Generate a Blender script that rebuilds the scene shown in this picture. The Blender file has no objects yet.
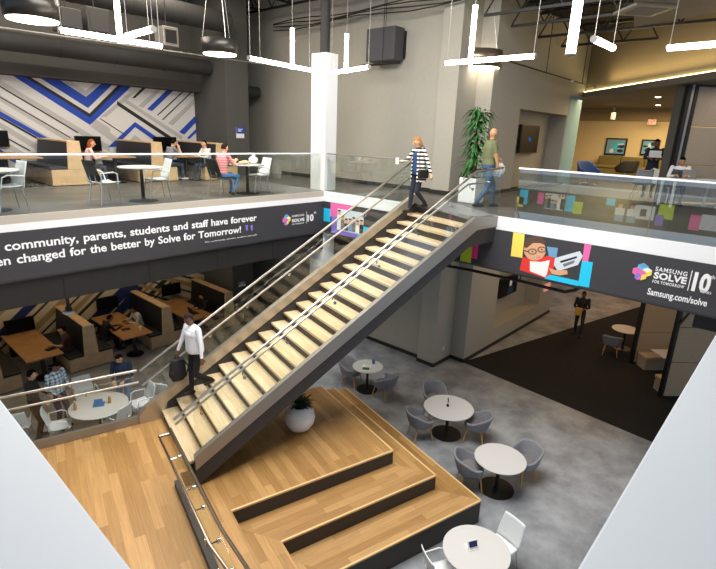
import bpy, bmesh, math, random
import numpy as np
from mathutils import Vector, Matrix
random.seed(7); np.random.seed(7)
sc = bpy.context.scene
COL = sc.collection
PI = math.pi
# ------------------------------------------------------------------ camera (world: corner of the atrium opening at x=y=0, ground z=0)
CAM = Vector((-9.9781, -10.2715, 6.985))
FW = Vector((0.7162, 0.635, -0.2897)).normalized()
RT = Vector((0.6712, -0.7404, 0.0362)); RT = (RT - FW * RT.dot(FW)).normalized()
UP = RT.cross(FW)
FPX = 496.94
cd = bpy.data.cameras.new('camera'); co = bpy.data.objects.new('camera', cd); COL.objects.link(co)
co.matrix_world = Matrix(((RT.x, UP.x, -FW.x, CAM.x), (RT.y, UP.y, -FW.y, CAM.y), (RT.z, UP.z, -FW.z, CAM.z), (0, 0, 0, 1)))
cd.sensor_fit = 'HORIZONTAL'; cd.sensor_width = 36; cd.lens = FPX / 716 * 36; cd.clip_start = .02; cd.clip_end = 200
sc.camera = co
def ray(u, v): return FW + RT * ((u - 358) / FPX) - UP * ((v - 284.5) / FPX)
def at_z(u, v, z): d = ray(u, v); return CAM + d * ((z - CAM.z) / d.z)
def at_y(u, v, y): d = ray(u, v); return CAM + d * ((y - CAM.y) / d.y)
def at_x(u, v, x): d = ray(u, v); return CAM + d * ((x - CAM.x) / d.x)
# stair frame (rotated about 15 degrees against the walls)
TH = math.radians(-15.3054)
S0 = Vector((-2.54, -6.96, 0))
def S(x, y, z=0): return Vector((S0.x + x * math.cos(TH) - y * math.sin(TH), S0.y + x * math.sin(TH) + y * math.cos(TH), z))
def toS(p):
    dx, dy = p.x - S0.x, p.y - S0.y; c, s = math.cos(TH), math.sin(TH)
    return Vector((c * dx + s * dy, -s * dx + c * dy, p.z))
ZM = 5.40      # upper floor level
# ------------------------------------------------------------------ materials
def lin(c): return c / 12.92 if c <= .04045 else ((c + .055) / 1.055) ** 2.4
def hx(h):
    h = h.lstrip('#'); return tuple(lin(int(h[i:i + 2], 16) / 255) for i in (0, 2, 4)) + (1,)
MATS = {}
def mat(name, col, rough=.5, metal=0, noise=0, nscale=8, bump=0, spec=.5):
    if name in MATS: return MATS[name]
    m = bpy.data.materials.new(name); m.use_nodes = True; nt = m.node_tree; b = nt.nodes['Principled BSDF']
    c = hx(col) if isinstance(col, str) else col
    b.inputs['Base Color'].default_value = c; b.inputs['Roughness'].default_value = rough; b.inputs['Metallic'].default_value = metal
    b.inputs['Specular IOR Level'].default_value = spec
    if noise or bump:
        tc = nt.nodes.new('ShaderNodeTexCoord'); n = nt.nodes.new('ShaderNodeTexNoise'); n.inputs['Scale'].default_value = nscale; n.inputs['Detail'].default_value = 5
        nt.links.new(tc.outputs['Object'], n.inputs['Vector'])
        if noise:
            r = nt.nodes.new('ShaderNodeMapRange'); r.inputs[1].default_value = .3; r.inputs[2].default_value = .7
            r.inputs[3].default_value = 1 - noise; r.inputs[4].default_value = 1 + noise
            x = nt.nodes.new('ShaderNodeMix'); x.data_type = 'RGBA'; x.blend_type = 'MULTIPLY'; x.inputs[0].default_value = 1
            x.inputs[6].default_value = c
            nt.links.new(n.outputs['Fac'], r.inputs[0]); nt.links.new(r.outputs[0], x.inputs[7]); nt.links.new(x.outputs[2], b.inputs['Base Color'])
        if bump:
            bp = nt.nodes.new('ShaderNodeBump'); bp.inputs['Strength'].default_value = bump; bp.inputs['Distance'].default_value = .01
            nt.links.new(n.outputs['Fac'], bp.inputs['Height']); nt.links.new(bp.outputs[0], b.inputs['Normal'])
    MATS[name] = m; return m
def emit(name, col, s):
    if name in MATS: return MATS[name]
    m = bpy.data.materials.new(name); m.use_nodes = True; nt = m.node_tree; nt.nodes.clear()
    e = nt.nodes.new('ShaderNodeEmission'); e.inputs[0].default_value = hx(col); e.inputs[1].default_value = s
    o = nt.nodes.new('ShaderNodeOutputMaterial'); nt.links.new(e.outputs[0], o.inputs[0]); MATS[name] = m; return m
def glassm(name, tint, refl, gain):
    m = bpy.data.materials.new(name); m.use_nodes = True; nt = m.node_tree; nt.nodes.clear()
    t = nt.nodes.new('ShaderNodeBsdfTransparent'); t.inputs[0].default_value = hx(tint)
    g = nt.nodes.new('ShaderNodeBsdfGlossy'); g.inputs['Roughness'].default_value = 0.0; g.inputs['Color'].default_value = (1, 1, 1, 1)
    f = nt.nodes.new('ShaderNodeLayerWeight'); f.inputs['Blend'].default_value = .35
    r = nt.nodes.new('ShaderNodeMapRange'); r.inputs[3].default_value = refl; r.inputs[4].default_value = min(1, refl + gain)
    mx = nt.nodes.new('ShaderNodeMixShader'); o = nt.nodes.new('ShaderNodeOutputMaterial')
    nt.links.new(f.outputs['Fresnel'], r.inputs[0]); nt.links.new(r.outputs[0], mx.inputs[0])
    nt.links.new(t.outputs[0], mx.inputs[1]); nt.links.new(g.outputs[0], mx.inputs[2]); nt.links.new(mx.outputs[0], o.inputs[0])
    MATS[name] = m; return m
def woodm(name, along, c1, c2, dark, plank=(1.3, .11), rough=.45):
    """oak planks running along local X or Y"""
    m = bpy.data.materials.new(name); m.use_nodes = True; nt = m.node_tree; b = nt.nodes['Principled BSDF']; L = nt.links.new
    tc = nt.nodes.new('ShaderNodeTexCoord'); mp = nt.nodes.new('ShaderNodeMapping')
    if along == 'y': mp.inputs['Rotation'].default_value = (0, 0, PI / 2)
    L(tc.outputs['Object'], mp.inputs[0])
    br = nt.nodes.new('ShaderNodeTexBrick'); br.inputs['Scale'].default_value = 1; br.inputs['Brick Width'].default_value = plank[0]; br.inputs['Row Height'].default_value = plank[1]
    br.inputs['Mortar Size'].default_value = .0012; br.inputs['Color1'].default_value = hx(c1); br.inputs['Color2'].default_value = hx(c2); br.inputs['Mortar'].default_value = hx(dark)
    br.inputs['Bias'].default_value = 0; br.offset = .37; br.offset_frequency = 2
    L(mp.outputs[0], br.inputs['Vector'])
    m2 = nt.nodes.new('ShaderNodeMapping'); m2.inputs['Scale'].default_value = (1.5, 28, 3); L(mp.outputs[0], m2.inputs[0])
    n = nt.nodes.new('ShaderNodeTexNoise'); n.inputs['Scale'].default_value = 1.5; n.inputs['Detail'].default_value = 6; L(m2.outputs[0], n.inputs['Vector'])
    r = nt.nodes.new('ShaderNodeMapRange'); r.inputs[1].default_value = .25; r.inputs[2].default_value = .75; r.inputs[3].default_value = .8; r.inputs[4].default_value = 1.12; L(n.outputs['Fac'], r.inputs[0])
    x = nt.nodes.new('ShaderNodeMix'); x.data_type = 'RGBA'; x.blend_type = 'MULTIPLY'; x.inputs[0].default_value = 1
    L(br.outputs['Color'], x.inputs[6]); L(r.outputs[0], x.inputs[7]); L(x.outputs[2], b.inputs['Base Color']); b.inputs['Roughness'].default_value = rough
    MATS[name] = m; return m
def floorm(name, c1, c2, scale, rough, stretch=(1, 1, 1)):
    m = bpy.data.materials.new(name); m.use_nodes = True; nt = m.node_tree; b = nt.nodes['Principled BSDF']; L = nt.links.new
    tc = nt.nodes.new('ShaderNodeTexCoord'); mp = nt.nodes.new('ShaderNodeMapping'); mp.inputs['Scale'].default_value = stretch; L(tc.outputs['Object'], mp.inputs[0])
    n = nt.nodes.new('ShaderNodeTexNoise'); n.inputs['Scale'].default_value = scale; n.inputs['Detail'].default_value = 7; n.inputs['Roughness'].default_value = .6; L(mp.outputs[0], n.inputs['Vector'])
    r = nt.nodes.new('ShaderNodeValToRGB'); r.color_ramp.elements[0].position = .36; r.color_ramp.elements[1].position = .66
    r.color_ramp.elements[0].color = hx(c1); r.color_ramp.elements[1].color = hx(c2); L(n.outputs['Fac'], r.inputs[0]); L(r.outputs[0], b.inputs['Base Color'])
    b.inputs['Roughness'].default_value = rough; MATS[name] = m; return m
def stripem(name, c1, c2, axis, period, duty=.5, rough=.8):
    m = bpy.data.materials.new(name); m.use_nodes = True; nt = m.node_tree; b = nt.nodes['Principled BSDF']; L = nt.links.new
    tc = nt.nodes.new('ShaderNodeTexCoord'); sp = nt.nodes.new('ShaderNodeSeparateXYZ'); L(tc.outputs['Object'], sp.inputs[0])
    d = nt.nodes.new('ShaderNodeMath'); d.operation = 'DIVIDE'; L(sp.outputs[axis], d.inputs[0]); d.inputs[1].default_value = period
    f = nt.nodes.new('ShaderNodeMath'); f.operation = 'FRACT'; L(d.outputs[0], f.inputs[0])
    g = nt.nodes.new('ShaderNodeMath'); g.operation = 'GREATER_THAN'; L(f.outputs[0], g.inputs[0]); g.inputs[1].default_value = duty
    x = nt.nodes.new('ShaderNodeMix'); x.data_type = 'RGBA'; x.inputs[6].default_value = hx(c1); x.inputs[7].default_value = hx(c2)
    L(g.outputs[0], x.inputs[0]); L(x.outputs[2], b.inputs['Base Color']); b.inputs['Roughness'].default_value = rough; MATS[name] = m; return m
def plaidm(name):
    m = bpy.data.materials.new(name); m.use_nodes = True; nt = m.node_tree; b = nt.nodes['Principled BSDF']; L = nt.links.new
    tc = nt.nodes.new('ShaderNodeTexCoord'); sp = nt.nodes.new('ShaderNodeSeparateXYZ'); L(tc.outputs['Object'], sp.inputs[0])
    outs = []
    for ax in (1, 2):
        d = nt.nodes.new('ShaderNodeMath'); d.operation = 'DIVIDE'; L(sp.outputs[ax], d.inputs[0]); d.inputs[1].default_value = .085
        f = nt.nodes.new('ShaderNodeMath'); f.operation = 'FRACT'; L(d.outputs[0], f.inputs[0])
        g = nt.nodes.new('ShaderNodeMath'); g.operation = 'GREATER_THAN'; L(f.outputs[0], g.inputs[0]); g.inputs[1].default_value = .6; outs.append(g)
    a = nt.nodes.new('ShaderNodeMath'); a.operation = 'ADD'; L(outs[0].outputs[0], a.inputs[0]); L(outs[1].outputs[0], a.inputs[1])
    h = nt.nodes.new('ShaderNodeMath'); h.operation = 'MULTIPLY'; L(a.outputs[0], h.inputs[0]); h.inputs[1].default_value = .5
    x = nt.nodes.new('ShaderNodeMix'); x.data_type = 'RGBA'; x.inputs[6].default_value = hx('#d4e4ec'); x.inputs[7].default_value = hx('#2f5f86')
    L(h.outputs[0], x.inputs[0]); L(x.outputs[2], b.inputs['Base Color']); b.inputs['Roughness'].default_value = .85; MATS[name] = m; return m
M = {}
M['conc'] = floorm('polished_concrete', '#7b7e82', '#acafb3', 1.3, .42)
M['carpet'] = floorm('charcoal_carpet', '#110f0d', '#1a1613', 3, .95, (1, 4, 1))
M['upfloor'] = floorm('grey_plank_floor', '#4f4d4a', '#6d6a65', 1.2, .4, (1, 4, 1))
M['woodx'] = woodm('oak_along', 'x', '#c79d66', '#a67c48', '#7d5a32', (1.2, .14))
M['woody'] = woodm('oak_across', 'y', '#c3985f', '#a07640', '#7a552c', (1.2, .14))
M['tread'] = woodm('pale_oak_tread', 'y', '#dfcaa6', '#cfb68e', '#a88b61', (2.2, .15))
M['booth'] = mat('booth_oak', '#d3b287', .5, noise=.12, nscale=4)
M['tabw'] = mat('table_oak', '#ad8050', .4, noise=.14, nscale=3)
M['nose'] = mat('oak_nosing', '#e0bd84', .5)
M['riser'] = mat('dark_riser', '#3a332c', .6)
M['steel'] = mat('brushed_steel', '#cfcac2', .32, 1)
M['chrome'] = mat('chrome', '#d8d8d8', .15, 1)
M['silver'] = mat('silver_paint', '#9b968f', .38, .6)
M['shoe'] = mat('brushed_shoe', '#bdb3a4', .35, .7)
M['strdark'] = mat('charcoal_steel', '#3d3a3a', .5, .2)
M['white'] = mat('white_paint', '#eceded', .55)
M['offw'] = mat('white_laminate', '#d3d1ce', .35)
M['plastic'] = mat('white_plastic', '#e6e9ea', .4)
M['wallg'] = mat('warm_grey_wall', '#aaa598', .8, noise=.02)
M['walld'] = mat('dark_grey_wall', '#53514d', .8, noise=.03)
M['beige'] = mat('beige_edge', '#b9b0a3', .6)
M['walltan'] = mat('tan_wall', '#d8c49c', .8)
M['black'] = mat('black_metal', '#15130f', .5)
M['blackp'] = mat('black_panel', '#23211f', .6)
M['leather'] = mat('charcoal_upholstery', '#1d1f24', .5, noise=.1, nscale=5)
M['screen'] = mat('black_screen', '#08090b', .4, spec=.15)
M['banner'] = mat('banner_charcoal', '#3b3a3d', .55)
M['ceil'] = mat('ceiling_black', '#201e1b', .9)
M['duct'] = mat('duct_grey', '#343230', .7)
M['fab'] = mat('grey_felt', '#8d8e93', .9, noise=.1, nscale=30)
M['fabd'] = mat('grey_felt_dark', '#7b7778', .9, noise=.1, nscale=30)
M['legw'] = mat('beech_leg', '#c99a5c', .5)
M['glass'] = glassm('balustrade_glass', '#f8fbf9', .02, .2)
M['glassup'] = glassm('bridge_glass', '#e9f0ec', .16, .4)
M['led'] = emit('led_white', '#fff6ea', 15)
M['disk'] = emit('drum_diffuser', '#fff0d8', 9)
M['cove'] = emit('cove_led', '#ffe9a8', 9)
M['down'] = emit('downlight_glow', '#ffe6c0', 8)
M['panel'] = mat('tan_upholstery', '#b7a182', .9, noise=.06, nscale=20)
M['paneld'] = mat('grey_upholstery', '#a99d8c', .9, noise=.06, nscale=20)
M['blue'] = mat('mural_blue', '#2349b0', .7)
M['navy'] = mat('mural_navy', '#1a2559', .7)
M['mblack'] = mat('mural_black', '#2a2724', .7)
M['mwhite'] = mat('mural_white', '#dedad4', .7)
M['mgrey'] = mat('mural_grey', '#bdb9b2', .7)
M['mcream'] = mat('mural_cream', '#d6c39b', .7)
M['mtan'] = mat('mural_tan', '#a98d60', .7)
M['txt'] = mat('white_lettering', '#f5f5f5', .6)
M['cyan'] = mat('print_cyan', '#1fc8f0', .6); M['pink'] = mat('print_pink', '#e86aac', .6); M['hot'] = mat('print_magenta', '#e2317f', .6)
M['yellow'] = mat('print_yellow', '#f2dc5e', .6); M['purple'] = mat('print_purple', '#8a78d8', .6); M['lime'] = mat('print_lime', '#b9d636', .6)
M['red'] = mat('print_red', '#e2372f', .6); M['skinp'] = mat('print_skin', '#dba67c', .6); M['hairp'] = mat('print_hair', '#5a4334', .6)
M['dkp'] = mat('print_dark', '#2a2830', .6); M['ltp'] = mat('print_light', '#d3dbe0', .6); M['bluep'] = mat('print_blue', '#6c9fc4', .6)
M['greenl'] = mat('leaf_green', '#2f6b2c', .45, noise=.35, nscale=6); M['greend'] = mat('leaf_dark', '#223f1f', .5)
M['soil'] = mat('soil', '#2a2019', .95)
M['exit'] = emit('exit_red', '#ff5040', 1.6)
M['bluech'] = mat('blue_upholstery', '#20407c', .8)
M['sofa'] = mat('olive_upholstery', '#6d6138', .9)
M['daylit_end'] = mat('daylight_tinted_end', '#7c9fb0', .65, spec=.2)  # bluish daylight on the wall end, put into its base colour
M['paper'] = mat('paper_white', '#f0efe9', .7); M['cupblue'] = mat('blue_plastic', '#3f74a8', .3)
M['gray'] = mat('mid_grey', '#77767a', .6)
# ------------------------------------------------------------------ mesh builder
class MB:
    def __init__(s): s.bm = bmesh.new(); s.mi = 0
    def face(s, vs):
        try: f = s.bm.faces.new(vs); f.material_index = s.mi; return f
        except ValueError: return None
    def box(s, c, d, rz=0, mx=None):
        X = (mx or Matrix.Translation(Vector(c)) @ Matrix.Rotation(rz, 4, 'Z'))
        v = [s.bm.verts.new(X @ Vector((i * d[0] / 2, j * d[1] / 2, k * d[2] / 2))) for i in (-1, 1) for j in (-1, 1) for k in (-1, 1)]
        for q in ((0, 1, 3, 2), (4, 6, 7, 5), (0, 4, 5, 1), (2, 3, 7, 6), (0, 2, 6, 4), (1, 5, 7, 3)): s.face([v[i] for i in q])
        return s
    def b2(s, x0, x1, y0, y1, z0, z1): return s.box(((x0 + x1) / 2, (y0 + y1) / 2, (z0 + z1) / 2), (abs(x1 - x0), abs(y1 - y0), abs(z1 - z0)))
    def prism(s, pts, off):
        off = Vector(off); a = [s.bm.verts.new(Vector(p)) for p in pts]; b = [s.bm.verts.new(Vector(p) + off) for p in pts]
        s.face(a[::-1]); s.face(b); n = len(a)
        for i in range(n): s.face([a[i], a[(i + 1) % n], b[(i + 1) % n], b[i]])
        return s
    def poly(s, pts): s.face([s.bm.verts.new(Vector(p)) for p in pts]); return s
    def rings(s, rings, cap=True):
        R = [[s.bm.verts.new(p) for p in r] for r in rings]; n = len(R[0])
        for a, b in zip(R[:-1], R[1:]):
            for i in range(n): s.face([a[i], a[(i + 1) % n], b[(i + 1) % n], b[i]])
        if cap: s.face(R[0][::-1]); s.face(R[-1])
        return s
    def tube(s, pts, r, seg=8, cap=True):
        pts = [Vector(p) for p in pts]; n = len(pts); rr = r if isinstance(r, (list, tuple)) else [r] * n
        u = None; out = []
        for i, p in enumerate(pts):
            t = ((pts[min(i + 1, n - 1)] - p).normalized() + (p - pts[max(i - 1, 0)]).normalized()).normalized()
            if u is None: u = t.orthogonal().normalized()
            u = (u - t * u.dot(t)).normalized(); w = t.cross(u)
            out.append([p + (u * math.cos(2 * PI * k / seg) + w * math.sin(2 * PI * k / seg)) * rr[i] for k in range(seg)])
        return s.rings(out, cap)
    def cyl(s, p0, p1, r0, r1=None, seg=16): return s.tube([p0, p1], [r0, r0 if r1 is None else r1], seg)
    def lathe(s, prof, c=(0, 0, 0), seg=24, sx=1, sy=1):
        c = Vector(c)
        return s.rings([[c + Vector((max(r, 1e-4) * sx * math.cos(2 * PI * k / seg), max(r, 1e-4) * sy * math.sin(2 * PI * k / seg), z)) for k in range(seg)] for r, z in prof])
    def ell(s, c, r, seg=12, rot=None):
        c = Vector(c); out = []
        for i in range(seg // 2 + 1):
            a = -PI / 2 + PI * i / (seg // 2); q = []
            for k in range(seg):
                p = Vector((max(math.cos(a), 1e-3) * math.cos(2 * PI * k / seg) * r[0], max(math.cos(a), 1e-3) * math.sin(2 * PI * k / seg) * r[1], math.sin(a) * r[2]))
                q.append(c + (rot @ p if rot else p))
            out.append(q)
        return s.rings(out)
    def grid(s, fn, nu, nv, thick=None):
        """surface fn(u,v) with optional thickness (vector function)"""
        V = [[s.bm.verts.new(fn(i / nu, j / nv)) for j in range(nv + 1)] for i in range(nu + 1)]
        for i in range(nu):
            for j in range(nv): s.face([V[i][j], V[i + 1][j], V[i + 1][j + 1], V[i][j + 1]])
        return s
    def build(s, name, mats, parent=None, smooth=False, bevel=0, solid=0, sub=0, loc=None, rz=0):
        bmesh.ops.recalc_face_normals(s.bm, faces=s.bm.faces)
        me = bpy.data.meshes.new(name); s.bm.to_mesh(me); s.bm.free()
        for m in (mats if isinstance(mats, (list, tuple)) else [mats]): me.materials.append(m)
        if smooth:
            me.polygons.foreach_set('use_smooth', [True] * len(me.polygons))
            if not sub:
                try: me.set_sharp_from_angle(angle=math.radians(40))
                except Exception: pass
        o = bpy.data.objects.new(name, me); COL.objects.link(o)
        if parent: o.parent = parent
        if loc is not None: o.location = loc
        if rz: o.rotation_euler.z = rz
        if solid: md = o.modifiers.new('solidify', 'SOLIDIFY'); md.thickness = solid; md.offset = 0
        if sub: md = o.modifiers.new('sub', 'SUBSURF'); md.levels = sub; md.render_levels = sub
        if bevel: md = o.modifiers.new('bevel', 'BEVEL'); md.width = bevel; md.segments = 2; md.limit_method = 'ANGLE'
        return o
def tag(o, label, cat, group=None, kind=None):
    if label: o['label'] = label
    if cat: o['category'] = cat
    if group: o['group'] = group
    if kind: o['kind'] = kind
    return o
def struct(o, label=None):
    o['kind'] = 'structure'
    if label: o['label'] = label
    return o
def thing(name, label, cat, loc=(0, 0, 0), rz=0, group=None):
    o = bpy.data.objects.new(name, None); COL.objects.link(o); o.location = loc; o.rotation_euler.z = rz; o.empty_display_size = .1
    return tag(o, label, cat, group)
def kids(o): return [c for c in COL.objects if c.parent == o]
def copy_tree(o, loc=None, rz=None, label=None, parent=None, group=None):
    c = o.copy(); COL.objects.link(c)
    if parent: c.parent = parent
    if loc is not None: c.location = loc
    if rz is not None: c.rotation_euler.z = rz
    if label: c['label'] = label
    if group: c['group'] = group
    for k in kids(o): copy_tree(k, parent=c)
    return c
def text_w(s):
    cu = bpy.data.curves.new('m', 'FONT'); cu.body = s; cu.size = 1; o = bpy.data.objects.new('m', cu); COL.objects.link(o)
    me = bpy.data.meshes.new_from_object(o.evaluated_get(bpy.context.evaluated_depsgraph_get())); xs = [v.co.x for v in me.vertices]
    bpy.data.objects.remove(o); bpy.data.curves.remove(cu); bpy.data.meshes.remove(me); return max(xs) - min(xs)
def text_mesh(name, body, m, parent, org, right, up, width, height=None, bold=.012, z=.004, space=1):
    if ' ' in body:
        W = text_w(body); words = body.split(' '); pre = ''; org = Vector(org); o = None
        for wd in words:
            pre += wd; x0 = text_w(pre) - text_w(wd); pre += ' '
            o = text_mesh(name, wd, m, parent, org + Vector(right).normalized() * (x0 / W * width), right, up, text_w(wd) / W * width, height, bold, z, space)
        return o
    cu = bpy.data.curves.new(name, 'FONT'); cu.body = body; cu.size = 1; cu.offset = bold; cu.space_character = space; cu.extrude = 0; cu.resolution_u = 3
    t = bpy.data.objects.new(name, cu); COL.objects.link(t)
    me = bpy.data.meshes.new_from_object(t.evaluated_get(bpy.context.evaluated_depsgraph_get()))
    bpy.data.objects.remove(t); bpy.data.curves.remove(cu)
    xs = [v.co.x for v in me.vertices]; ys = [v.co.y for v in me.vertices]; x0, x1 = min(xs), max(xs)
    k = width / (x1 - x0); ky = k if height is None else height / .69
    org = Vector(org); right = Vector(right).normalized(); up = Vector(up).normalized(); n = right.cross(up)
    for v in me.vertices: v.co = org + right * ((v.co.x - x0) * k) + up * (v.co.y * ky) + n * z
    me.materials.clear(); me.materials.append(m)
    o = bpy.data.objects.new(name, me); COL.objects.link(o); o.parent = parent
    return o
# ================================================================== THE SETTING
def wallbox(name, m, x0, x1, y0, y1, z0, z1): return struct(MB().b2(x0, x1, y0, y1, z0, z1).build(name, m))
struct(MB().b2(-15, 24, -16, 9, -.15, 0).build('floor', M['conc']))
b = MB(); b.prism([(3.42, -3.08, .001), (2.9, -8.56, .001), (2.75, -15.9, .001), (23, -15.9, .001), (23, -7.85, .001), (13.1, -5.36, .001)], (0, 0, .006))
struct(b.build('floor_carpet', M['carpet']), 'black carpet area set into the grey ground floor')
# upper floor slabs around the opening
b = MB(); b.prism([(-14.8, .03, 4.2), (.03, .03, 4.2), (2.6, .03, 4.2), (2.6, 7, 4.2), (-14.8, 7, 4.2)], (0, 0, 1.2))
struct(b.build('floor_mezzanine', M['upfloor']))
b = MB(); b.prism([(.03, -9.92, 4.2), (24, -9.92, 4.2), (24, 1.2, 4.2), (2.81, 1.2, 4.2), (2.6, .03, 4.2), (.03, .03, 4.2)], (0, 0, 1.2))
struct(b.build('floor_bridge', floorm('dark_bridge_floor', '#4a4743', '#66625c', 1.2, .45)))
b = MB(); b.b2(-14.8, -9.45, -15.9, .02, 4.2, 5.39); b.b2(-9.45, 24, -15.9, -9.95, 4.2, 5.39)
struct(b.build('floor_near_side', M['upfloor']))
# white edge trims of the four sides
tr = [(-9.42, -.0, -.012, .10, 1), (-.012, .10, -9.92, -.012, 2)]
struct(MB().b2(-9.42, -.015, -.015, .028, 5.12, 5.25).build('trim_1', M['white']))
struct(MB().b2(-9.42, -.005, -.008, .028, 5.25, 5.402).build('trim_9', M['beige']))
struct(MB().b2(-.015, .028, -9.92, .028, 5.12, 5.402).build('trim_2', M['white']))
ledge = mat('pale_grey_ledge', '#aab0b6', .5)
struct(MB().b2(-10.1, -9.42, -10.6, -.016, 5.12, 5.402).build('trim_3', ledge, bevel=.01))
struct(MB().b2(-9.42, 6, -10.6, -9.92, 5.12, 5.402).build('trim_4', ledge, bevel=.01))
# dark soffit band under the left fascia with seams
b = MB(); b.b2(-9.4, 2.55, .06, .3, 3.70, 4.2)
for x in (-8.6, -6.9, -5.2, -3.5, -1.8, -.5): b.b2(x - .012, x + .012, .045, .06, 3.70, 4.2)
struct(b.build('trim_5', M['blackp']))
wallbox('wall_left', M['walld'], -14.8, 2.8, 7.0, 7.2, 0, 12.2)
wallbox('wall_back', M['wallg'], 2.6, 2.8, -2.0, 7.0, 0, 12.2)
struct(MB().b2(2.40, 3.5, -2.60, -1.98, 0, 12.2).build('wall_pilaster', M['wallg']))
struct(MB().b2(3.40, 3.6, -3.10, -2.60, 0, 12.2).build('wall_return', M['wallg']))
# television wall with a deep niche on both floors
b = MB(); yf, yb = -3.1, -2.35
b.b2(3.6, 5.3, yf, yb, 0, 12.2); b.b2(9.15, 10.45, yf, yb, 0, 4.2)
b.b2(9.15, 9.2, yf, yb, 4.2, 12.2)
b.b2(5.3, 9.15, yf, yb, 0, .65); b.b2(5.3, 9.15, yf, yb, 3.05, 5.4); b.b2(5.3, 9.15, yf, yb, 7.9, 12.2); b.b2(5.3, 9.15, yb - .15, yb, .65, 3.05); b.b2(5.3, 9.15, yb - .15, yb, 5.4, 7.9)
b.b2(9.2, 10.9, yf, yb, 8.6, 12.2)
struct(b.build('wall_television', M['wallg']))
struct(MB().b2(9.2, 10.45, yf - .01, yb, 5.4, 8.6).build('trim_6', M['daylit_end'], bevel=.01), 'end of the television wall with bluish daylight put into its colour')
# baseboards
b = MB(); b.b2(2.575, 2.6, -1.98, 7, 0, .12); b.b2(2.375, 2.4, -2.62, -1.96, 0, .12); b.b2(2.4, 3.4, -2.625, -2.60, 0, .12); b.b2(3.375, 3.4, -3.1, -2.6, 0, .12); b.b2(3.38, 10.45, -3.125, -3.10, 0, .12)
struct(b.build('baseboard_back', M['blackp']))
b = MB(); b.b2(2.575, 2.6, -1.98, 5, 5.4, 5.52); b.b2(2.375, 2.4, -2.62, -1.96, 5.4, 5.52); b.b2(2.4, 3.4, -2.625, -2.60, 5.4, 5.52); b.b2(3.38, 9.7, -3.125, -3.10, 5.4, 5.5)
struct(b.build('baseboard_upper', M['blackp']))
# dark pillar at the end of the mural and white-clad column at the corner of the opening
struct(MB().b2(.2, 1.12, 5.0, 7.0, 0, 12.2).build('pillar', M['walld']))
b = MB(); b.b2(.045, .5, .045, .62, 0, 4.2); b.b2(.045, .5, .045, .62, 5.4, 9.03)
struct(b.build('column', M['white'], bevel=.008), 'white-clad square column at the corner of the opening')
struct(MB().cyl((.27, .33, 9.03), (.27, .33, 12.2), .13, seg=20).build('column_pipe', M['duct'], smooth=True))
# lounge behind the bridge
wallbox('wall_lounge', M['walltan'], 17.5, 17.7, -15.9, 1.2, 5.4, 8.8)
b = MB(); b.b2(17.42, 17.5, -15.9, 1.2, 8.05, 8.6); struct(b.build('trim_7', mat('bulkhead_tan', '#9b8a68', .8)))
wallbox('wall_lounge_side', M['walltan'], 10.45, 17.5, 1.0, 1.2, 5.4, 8.8)
wallbox('wall_ground_far', M['wallg'], 17.5, 17.7, -15.9, 1.2, 0, 4.2)
DG = math.sqrt(.5)
b = MB(); b.prism([(10.4, -3.1, 8.6), (24, -3.1, 8.6), (24, -15.9, 8.6), (-2.4, -15.9, 8.6)], (0, 0, .18))
b.prism([(10.5, -3.1, 8.6), (10.5, 1.2, 8.6), (24, 1.2, 8.6), (24, -3.1, 8.6)], (0, 0, .18))
struct(b.build('ceiling_lounge', mat('lounge_ceiling', '#6f665a', .85)))
b = MB(); b.prism([(10.6, -3.1, 8.78), (10.95, -3.1, 8.78), (-1.85, -15.9, 8.78), (-2.20, -15.9, 8.78)], (0, 0, 2.0))
struct(b.build('wall_bulkhead', mat('bulkhead_wall', '#94866c', .85)))
b = MB(); b.prism([(10.7, -3.1, 10.79), (10.95, -3.1, 10.79), (-1.85, -15.9, 10.79), (-2.10, -15.9, 10.79)], (0, 0, 1.4))
struct(b.build('wall_plenum', M['ceil']))
b = MB(); b.prism([(10.50, -3.12, 8.785), (10.56, -3.12, 8.785), (-2.24, -15.9, 8.785), (-2.30, -15.9, 8.785)], (0, 0, .03))
cv = b.build('cove_light', M['cove']); tag(cv, 'long warm glowing cove strip along the edge of the lounge ceiling', 'cove light')
struct(MB().b2(-15, 24, -16, 9, 12.2, 12.4).build('ceiling', M['ceil']))
# bulkhead over the mural
struct(MB().b2(-14.8, .2, 6.5, 7.0, 8.2, 8.5).build('trim_8', mat('dark_bulkhead', '#453f39', .8)))
# ------------------------------------------------------------------ murals
def P7(u, v, dy=0): return at_y(u, v, 6.99 - dy)
def mural(name, label, base, strokes, x0, x1, z0, z1, mats):
    b = MB(); b.mi = 0; b.b2(x0, x1, 6.985, 6.999, z0, z1)
    bm2 = []
    for k, (mi, pts) in enumerate(strokes):
        dy = .003 + .0004 * k; q = [at_y(u, v, 6.985) for u, v in pts]
        # clip to the wall rectangle
        poly = [(p.x, p.z) for p in q]
        for ax, lim, sg in ((0, x0, 1), (0, x1, -1), (1, z0, 1), (1, z1, -1)):
            out = []
            for i in range(len(poly)):
                a, c = poly[i], poly[(i + 1) % len(poly)]; ia, ic = (a[ax] - lim) * sg >= 0, (c[ax] - lim) * sg >= 0
                if ia: out.append(a)
                if ia != ic:
                    t = (lim - a[ax]) / (c[ax] - a[ax]); out.append((a[0] + t * (c[0] - a[0]), a[1] + t * (c[1] - a[1])))
            poly = out
            if not poly: break
        if len(poly) >= 3:
            b.mi = mi; b.prism([(x, 6.986, z) for x, z in poly], (0, -dy, 0))
    return tag(b.build(name, mats), label, 'mural')
def band(a, c, w):   # a straight stripe between two picture points, w thick downwards
    return [a, c, (c[0], c[1] + w), (a[0], a[1] + w)]
def chev(o, i): return [o[0], o[1], i[1], i[0]], [o[1], o[2], i[2], i[1]]
W_, G_, B_, K_ = 0, 1, 2, 3
st = []
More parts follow.
